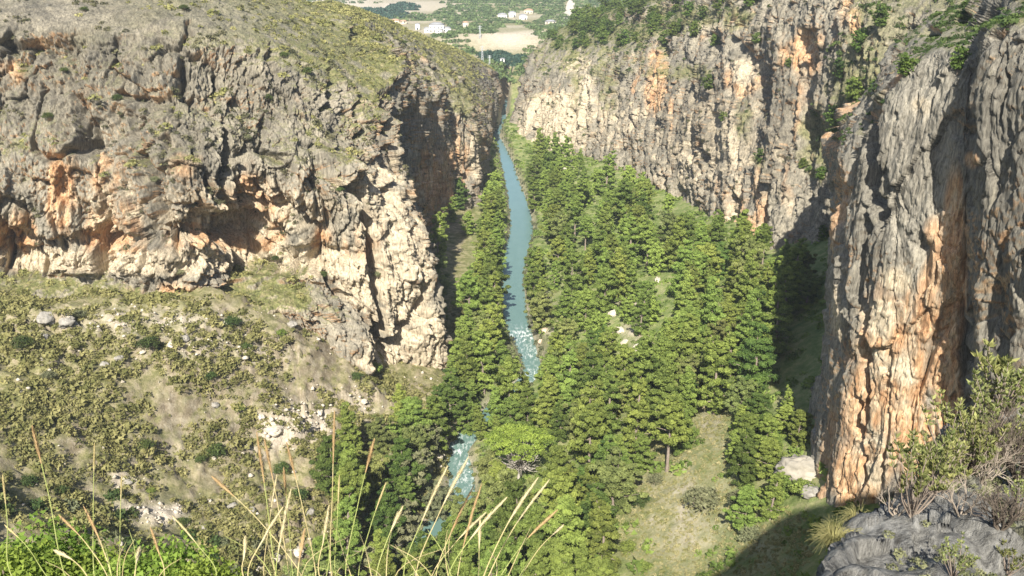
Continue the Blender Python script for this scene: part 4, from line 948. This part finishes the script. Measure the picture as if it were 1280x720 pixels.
f_ = far_pick(inb([(390,3,60,4,1),(430,3,50,3,1),(800,2,80,3,1)]), 120)
tag(scatter('field_trees', f_, rng.uniform(1.5, 3.5, len(f_)), farleaf, rng.random(len(f_))), 'scattered trees among the pale fields')
white = plain('white_wall_paint', (.72, .70, .66), (.84, .82, .78), .5, .9, 0); cream = plain('cream_wall', (.55, .48, .36), (.68, .6, .47), .5, .9, 0)
slate = plain('grey_roof', (.22, .22, .23), (.34, .34, .35), 1, .9, 0); tile = plain('clay_roof', (.38, .22, .14), (.5, .32, .22), 1, .9, 0)
m, n_, b, o = newmat('dark_window'); b.inputs['Base Color'].default_value = (.05, .06, .07, 1); b.inputs['Roughness'].default_value = .2; glass = m
def house(px, py, wds, label, roofm=slate, wallm=white, rz=0., hh=3.2, name='house', vols=None):
    q = ray_ground(px, py, hh * .5, 450, 1500)
    if q is None: print('no house', px, py); return
    x, Y, z = q; root = thing(name, (x, Y, z), rz)
    for vi, (cx, cy, ww, dd, h2) in enumerate(vols or [(0, 0, wds, wds * .7, hh)]):
        mb = MB(); mb.box((cx, cy, h2 / 2 - .6), (ww, dd, h2 + 1.2)); wl_ = mb.build('wall', wallm, root, False)
        mb = MB(); e = .4; rh = ww * .16; a0, a1, b0, b1 = cx - ww / 2 - e, cx + ww / 2 + e, cy - dd / 2 - e, cy + dd / 2 + e
        V = [(a0, b0, h2), (a1, b0, h2), (a1, b1, h2), (a0, b1, h2), (cx - ww * .2, cy, h2 + rh), (cx + ww * .2, cy, h2 + rh)]
        mb.add(V, [(0, 1, 5, 4), (1, 2, 5, 5), (2, 3, 4, 5), (3, 0, 4, 4), (0, 3, 2, 1)]); mb.build('roof', roofm, root, False)
        nw = max(1, int(ww / 2.6))
        for fl in range(max(1, int(h2 // 2.8))):
            for k in range(nw):
                mb = MB(); wx = cx - ww / 2 + (k + .5) * ww / nw
                dr = (fl == 0 and k == nw // 2 and vi == 0)
                mb.box((wx, cy - dd / 2 - .03, (1.0 if dr else 1.6) + fl * 2.8), (.95, .12, 2.0 if dr else 1.1)); mb.build('door' if dr else 'window', glass, root, False)
    tag(root, label, 'house', 'white houses of the far valley'); return root
house(546, 36, 12, 'large white villa with grey hipped roofs beyond the left ridge', hh=5.8, vols=[(0, 0, 11, 8, 5.8), (-7, 1, 5, 6, 3.2), (7.5, 2, 6, 6, 3.2), (2, -5, 5, 4, 3.0)])
house(522, 34, 3.4, 'small white cube-like house left of the large villa', hh=4.4)
house(494, 28, 9, 'low cream farm building half hidden by the left ridge', tile, cream, vols=[(0, 0, 7, 5, 3.2), (6.5, 1, 6, 4, 2.4)])
house(582, 31, 4.5, 'small pale house among pines right of the villa', tile, cream, .4, 4.2)
house(628, 21, 8, 'white house at the left of the hillside hamlet', hh=3.6)
house(640, 19, 6, 'white house with a dark arch in the middle of the hamlet', hh=4.4, rz=.3)
house(654, 22, 7, 'wide white house on the hamlet slope right of the arch house', hh=3.8)
house(661, 15, 8, 'upper reddish-roofed house at the right of the hamlet', tile, cream, -.2, 3.4)
house(628, 78, 2.6, 'tiny white hut beside the dark grove at the canyon mouth', hh=2.2)
house(688, 29, 9, 'long low pale building at the foot of the forest edge', slate, cream, .1, 2.4, vols=[(0, 0, 9, 4, 2.6)])
steel = plain('galvanised_steel', (.50, .52, .53), (.66, .68, .69), 3, .5, 0, .2)
def pylon(px, py, h, label):
    q = ray_ground(px, py, .1, 430, 1500); root = thing('power_pylon', q); mb = MB(); wq = h * .075
    for sx in (-1, 1):
        for sy in (-1, 1):
            mb.tube([(sx * wq, sy * wq, -.5), (sx * wq * .25, sy * wq * .25, h)], .11, 4)
    nb = 7
    for k in range(nb):
        z0, z1 = h * k / nb, h * (k + 1) / nb; w0, w1 = wq * (1 - .75 * k / nb), wq * (1 - .75 * (k + 1) / nb)
        for (ax, ay, bx, by) in ((-1, -1, 1, -1), (1, -1, 1, 1), (1, 1, -1, 1), (-1, 1, -1, -1)):
            mb.tube([(ax * w0, ay * w0, z0), (bx * w1, by * w1, z1)], .06, 4); mb.tube([(bx * w0, by * w0, z0), (ax * w1, ay * w1, z1)], .06, 4)
    mb.build('lattice', steel, root, False)
    for z0 in (.78, .92):
        mb = MB(); mb.tube([(-h * .16, 0, h * z0), (0, 0, h * z0 + .3), (h * .16, 0, h * z0)], .09, 4); mb.build('crossarm', steel, root, False)
    tag(root, label, 'pylon', 'pylons at the canyon mouth')
pylon(603, 78, 9.5, 'pale lattice pylon before the dark grove, the tallest one')
pylon(600, 49, 8, 'thin lattice pylon on the pale earth mound')
pylon(612, 83, 6, 'short pylon just below the tallest one at the grove')
# dirt track
m = plain('dirt_track', (.5, .44, .35), (.68, .62, .52), .3, .95, 0)
tp = []
for (a, b_) in [(708,34),(709,24),(712,12),(714,4),(716,0),(718,-2)]:
    q = ray_ground(a, b_, 0, 450, 3000)
    if q: tp.append(q)
tp = np.array(tp); c_ = cr_matrix(len(tp), np.linspace(0, len(tp) - 1, 60)) @ tp
Vt = np.stack([np.stack([c_[:, 0] + s_ * 4, c_[:, 1]], 1) for s_ in (-1, 0, 1)], 1); Vz = np.array([[gz_fast(v[0], v[1]) + .25 for v in r_] for r_ in Vt])
tag(mesh_obj('road', np.concatenate([Vt, Vz[..., None]], -1).reshape(-1, 3), gridF(60, 3), m), kind='structure')

# ------------------------------------------------------------------ foreground
straw = plain('dry_straw', (.42, .34, .15), (.62, .52, .27), 6, .7, 0); rust = plain('rusty_seed_head', (.34, .22, .10), (.52, .37, .19), 30, .9, 0); palehead = plain('pale_seed_head', (.48, .40, .22), (.64, .55, .33), 30, .9, 0)
greenst = plain('green_straw', (.28, .32, .09), (.42, .44, .16), 6, .7, 0)
# each stalk: x at the frame bottom, tip x, tip y, distance, head length, head colour
ST = {
 'pale plumes': (585, [(505,556,590,2.3,66,'p'),(520,582,578,2.4,60,'p'),(545,590,612,2.6,70,'r'),(572,600,612,2.5,80,'r'),(560,628,628,2.2,60,'p'),(540,603,645,2.7,40,'p'),(604,668,604,2.2,60,'p'),(610,682,606,2.3,60,'p'),(625,692,642,2.6,44,'r'),(598,600,655,2.8,30,'p'),(650,700,660,2.9,14,'p')]),
 'centre-left stalks': (480, [(432,466,556,2.4,36,'r'),(448,480,610,2.6,30,'s'),(415,418,520,2.5,60,'r'),(420,424,600,2.8,30,'s'),(470,500,640,2.4,26,'p'),(400,410,640,2.3,40,'p')]),
 'rusty stalks': (370, [(345,322,548,2.4,56,'r'),(362,332,556,2.5,44,'r'),(395,360,560,2.6,40,'r'),(378,270,600,2.6,30,'r'),(345,362,620,2.2,70,'p'),(310,350,640,2.2,50,'p'),(372,380,668,2.1,40,'r'),(330,345,600,2.9,40,'p'),(366,355,590,3.,30,'r'),(305,306,676,2.3,30,'p')]),
 'left stalks': (150, [(82,42,540,2.3,40,'r'),(118,118,560,2.7,30,'s'),(140,108,640,2.4,40,'r'),(135,78,648,2.6,30,'r'),(270,220,650,2.6,40,'s'),(168,174,688,2.2,30,'p'),(110,72,690,2.2,34,'p'),(205,190,665,2.6,36,'r'),(16,4,600,2.4,30,'s'),(150,152,600,2.9,24,'s'),(60,10,660,2.8,20,'s')]),
}
def pt(a, b_, Y): return np.array(P(a, b_, Y))
for gi, (gname, (rootx, L)) in enumerate(ST.items()):
    root_p = pt(rootx, 800, 2.1); root_p[2] = max(root_p[2], 87.7)
    root = thing('dry_grass_tussock', tuple(root_p))
    for k, (bx, tx, ty, Y, hl, hc) in enumerate(L):
        tip = pt(tx, ty, Y) - root_p; mid = pt(bx, 722, Y - .1) - root_p; st = np.array([rng.normal(0, .05), rng.normal(0, .05), -.15])
        ctrl = np.array([st, mid * .45 + np.array([0, 0, -.03]), mid, (mid * .45 + tip * .55) + np.array([(tip[0] - mid[0]) * -.06, 0, .01]), tip])
        c_ = cr_matrix(5, np.linspace(0, 4, 26)) @ ctrl
        mb = MB(); mb.tube(c_, np.linspace(.0023, .0010, 26), 5); so_ = mb.build('stalk', greenst if hc == 's' or k % 4 == 0 else straw, root)
        # seed head along the last hl pixels
        hlen = hl / FPX * (Y / .85); seg = c_[::-1]; dl = np.concatenate([[0], np.cumsum(np.linalg.norm(np.diff(seg, axis=0), axis=1))])
        tt_ = np.linspace(0, min(hlen, dl[-1] * .8), 40); hp = np.stack([np.interp(tt_, dl, seg[:, j]) for j in range(3)], 1)
        rad = .0068 * np.sin(np.linspace(.12, math.pi - .15, 40)) ** .7 * (.6 if hc == 's' else 1) * rng.uniform(.75, 1.15)
        mb = MB(); mb.tube(hp, rad * .22 + .001, 6)
        axis = (hp[0] - hp[-1]); axis /= np.linalg.norm(axis)
        nsp = 260; ii_ = rng.integers(0, 40, nsp); d = rng.normal(size=(nsp, 3)); d -= axis * (d @ axis)[:, None]; d /= np.linalg.norm(d, axis=1)[:, None]
        base = hp[ii_]; out = base + d * rad[ii_][:, None] * 1.3 * rng.uniform(.5, 1.1, nsp)[:, None] + axis * .02; sd2 = np.cross(d, axis) * .0011
        V = np.stack([base - sd2, base + sd2, out + sd2 * .3, out - sd2 * .3], 1).reshape(-1, 3)
        mb.add(V, np.arange(4 * nsp).reshape(-1, 4))
        me_o = mb.build('seed_head', {'p': palehead, 'r': rust, 's': straw}[hc], so_, False)
    for k in range(11):      # low thin blades of the same tussock
        a = rng.uniform(-1, 1); tip = pt(rootx + a * 110, rng.uniform(655, 735), 2.3 + rng.uniform(-.2, .3)) - root_p
        md = tip * .5 + np.array([rng.normal(0, .03), 0, .06])
        mb = MB(); mb.tube(cr_matrix(3, np.linspace(0, 2, 12)) @ np.array([[0, 0, -.1], md, tip]), np.linspace(.002, .0006, 12), 4); mb.build('blade', straw if k % 3 else greenst, root)
    tag(root, {'pale plumes': 'dry grass tussock with pale plumes fanning up at the bottom centre', 'centre-left stalks': 'sparse grass tussock with thin upright stalks left of the pale plumes', 'rusty stalks': 'grass tussock with dense rusty seed heads before the cream boulders', 'left stalks': 'loose grass tussock with long leaning stalks above the bright bush'}[gname], 'grass tussock', 'dry grass tussocks at the photographer\'s feet')

def at_ledge(a, b_):
    S, px, py = FS; d = (px - a) ** 2 + (py - b_) ** 2; k = np.argsort(d.ravel())[:60]; k = k[np.argmin(S.reshape(-1, 3)[k, 1])]; return S.reshape(-1, 3)[k]
# bright bushes at the bottom left
br = [make_bush('leafy_bush', 1.3, 90, brightleaf, 26, 150, .055, 1.1), make_bush('leafy_bush', 1.3, 91, brightleaf, 22, 150, .055, .9)]
for i, (a, b_, Y, s, lb) in enumerate([(48,694,13.5,1.0,'bright green leafy bush filling the bottom left corner'),(8,712,12.5,.9,'bright bush cut by the left edge, lower than its neighbour'),(100,716,13,.75,'lower bright bush between the corner bush and the grass'),(200,708,12.5,.85,'bright yellow-green bush under the gravel chute'),(250,724,12,.6,'small bright bush right of the one under the chute'),(155,722,12.2,.7,'bright bush tip just left of the one under the chute')]):
    p_ = pt(a, b_, Y); p_[2] -= 1.1 * s
    if i < 2: o = br[i]; o.location = p_; o.scale = (s, s, s)
    else: o = dup(br[i % 2], p_, i * 1.4, (s, s, s))
    tag(o, lb, 'bush', 'bright leafy bushes at the bottom left')
# broad-leaved shrubs on the ledge at the right
lancet = leaf_mat('lancet_leaves', (.12, .15, .045), (.33, .35, .13), .3)
def lancet_shrub(seed, H, nst, nleaf, spread=.5):
    r = np.random.default_rng(seed); root = thing('broadleaf_shrub'); V = []; T_ = []; mb = MB()
    for i in range(nst):
        a = i * 2.4 + r.normal(0, .3); rr = spread * math.sqrt((i + .6) / nst); tip = np.array([rr * math.cos(a), rr * math.sin(a), H * r.uniform(.55, 1.05)])
        md = tip * np.array([.55, .55, .5]) + r.normal(0, .03, 3)
        pts_ = cr_matrix(3, np.linspace(0, 2, 12)) @ np.array([[0, 0, -.08], md, tip]); mb.tube(pts_, np.linspace(.011, .004, 12), 5)
        for k in range(nleaf):
            t = r.uniform(.55, 1.) ** .7; c = pts_[int(t * 11)]; az = k * 2.4 + i; el = r.uniform(.5, 1.25)
            d = np.array([math.cos(az) * math.cos(el), math.sin(az) * math.cos(el), math.sin(el)]); L_ = r.uniform(.06, .10); wv = L_ * r.uniform(.14, .2)
            sd2 = np.cross(d, r.normal(size=3)); sd2 /= np.linalg.norm(sd2); up = np.cross(sd2, d) * wv * .35
            V += [c, c + d * L_ * .45 + sd2 * wv + up, c + d * L_, c + d * L_ * .45 - sd2 * wv + up]; T_ += [r.random()] * 4
    mb.build('stems', bark, root)
    V = np.array(V); F = []
    for q_ in range(len(V) // 4): F += [(4*q_, 4*q_+1, 4*q_+2), (4*q_, 4*q_+2, 4*q_+3)]
    mesh_obj('leaves', V, F, lancet, root, attrs={'tint': T_}); return root
ls_ = [lancet_shrub(500, .85, 16, 34, .42), lancet_shrub(501, .6, 13, 30, .35)]
LS_ = [(1138,640,.75,'pale-leaved shrub at the ledge edge in front of the orange wall, leftmost'),(1165,605,.85,'taller leafy shrub at the ledge edge right of the leftmost one'),(1150,625,.6,'low leafy shrub tucked beside the leftmost one'),(1205,556,.8,'leafy shrub behind the white patch of rock'),(1182,575,.85,'yellow-green shrub against the orange wall, topmost of the edge group'),(1190,600,.55,'short leafy shrub right on the grey slab'),(1235,528,.8,'leafy shrub beside the white stone outcrop'),(1258,508,1.1,'tall thin leafy shrub at the back of the ledge'),(1192,716,.35,'young leafy shrub at the bottom of the slab'),(1270,716,.4,'leafy sprig in the bottom right corner'),(1172,622,.7,'bushy shrub in the middle of the edge group'),(1222,540,.6,'small leafy shrub before the dark crevice'),(1275,640,.45,'leafy shrub below the dead bush at the right border')]
LS_ += [(1256,512,1.5,'tallest leafy shrub, rising over the back of the ledge'),(1240,545,1.0,'dense shrub in front of the tallest one'),(1200,590,.8,'shrub midway between the slab and the dark crevice'),(1215,585,.7,'shrub touching the white stone from the near side'),(1155,606,.9,'thin shrub leaning over the drop at the orange wall'),(1225,570,.8,'rounded shrub left of the dark leafless bush'),(1272,560,.7,'half-hidden shrub behind the dark leafless bush')]
for i, (a, b_, s, lb) in enumerate(LS_):
    p_ = at_ledge(a, b_)
    if i < 2: o = ls_[i]; o.location = p_; o.scale = (s, s, s)
    else: o = dup(ls_[i % 2], p_, i * 1.7, (s, s, s))
    tag(o, lb, 'shrub', 'leafy shrubs on the near ledge')
deadm = plain('dead_twigs', (.07, .055, .045), (.16, .13, .10), 5, .9, 0); dryt = plain('dry_twigs', (.25, .2, .16), (.4, .35, .28), 5, .9, 0)
def twig_bush(seed, H, mat, n0=9, depth=3):
    r = np.random.default_rng(seed); mb = MB()
    def grow(p_, d, L_, rad, dep_):
        e = p_ + d * L_; mb.tube([p_, (p_ + e) / 2 + r.normal(0, L_ * .06, 3), e], [rad, rad * .8, rad * .55], 4)
        if dep_:
            for _k in range(3):
                d2 = d + r.normal(0, .5, 3); d2[2] += .15; d2 /= np.linalg.norm(d2); grow(p_ + (e - p_) * r.uniform(.45, 1), d2, L_ * r.uniform(.55, .8), rad * .55, dep_ - 1)
    for k in range(n0):
        a = k * 2.4; d = np.array([math.cos(a) * .55, math.sin(a) * .55, 1.]); d /= np.linalg.norm(d); grow(np.array([0, 0, -.05]), d, H * .42, .011, depth)
    return mb.build('dead_shrub', mat, None)
for i, (a, b_, H, m_, lb, n0) in enumerate([(1268,600,1.05,deadm,'dark leafless bush at the right border of the ledge',16),(1255,655,.45,deadm,'low dark leafless bush in the hollow of the slab',12),(1200,640,.5,dryt,'bare pale twigs arching over the grey slab',5),(1120,640,.5,dryt,'thin bare twigs reaching across the orange wall',5),(1225,600,.7,dryt,'tangle of dry grey twigs in the middle of the ledge',10)]):
    o = twig_bush(600 + i, H, m_, n0); o.location = at_ledge(a, b_); tag(o, lb, 'dead shrub', 'leafless shrubs on the near ledge')
olive_blade = plain('olive_blades', (.17, .17, .06), (.36, .32, .14), 6, .8, 0)
def tuft(p_, R, n, label):
    mb = MB(); r = np.random.default_rng(int(p_[1] * 100))
    for k in range(n):
        a = r.uniform(0, 6.28); rr = R * r.uniform(.5, 1.1); tip = np.array([rr * math.cos(a), rr * math.sin(a), R * r.uniform(.3, 1.1)]); md = tip * np.array([.45, .45, 0]) + np.array([0, 0, R * r.uniform(.6, 1.)])
        mb.tube(cr_matrix(3, np.linspace(0, 2, 8)) @ np.array([[0, 0, -.05], md, tip]), np.linspace(.0035, .001, 8), 3)
    o = mb.build('grass_tussock', olive_blade, None); o.location = p_; tag(o, label, 'grass tussock')
tuft(pt(1040, 690, 6.4), .22, 300, 'rounded grass tussock hanging at the left edge of the grey slab')
tuft(pt(1070, 668, 6.9), .22, 160, 'smaller grass tussock just behind the rounded one on the slab edge')
S, px, py = FS; wl = ss(.1, .4, fbm(S * 1.3, 3, 700)) * (px > 1150) * (py > 470)
pts, i = pick(S, wl, px, py, 1500); sz = np.clip(rng.lognormal(-3.2, .35, len(pts)), .02, .075)
scatter('low_plants', pts, sz, greyleaf, rng.random(len(pts)))['label'] = 'small grey-green plants in the cracks of the near ledge'

# ------------------------------------------------------------------ haze
mb = MB(); mb.box((0, 6900, 45), (30000, 14600, 220)); hz = mb.build('haze', None, None, False); tag(hz, 'thin blue air of the canyon', kind='stuff')
m = bpy.data.materials.new('air'); m.use_nodes = True; m.node_tree.nodes.clear(); o_ = m.node_tree.nodes.new('ShaderNodeOutputMaterial'); v_ = m.node_tree.nodes.new('ShaderNodeVolumePrincipled')
v_.inputs['Density'].default_value = .0002; v_.inputs['Color'].default_value = (.80, .90, 1.0, 1); v_.inputs['Anisotropy'].default_value = .1
m.node_tree.links.new(v_.outputs[0], o_.inputs['Volume']); hz.data.materials.append(m)
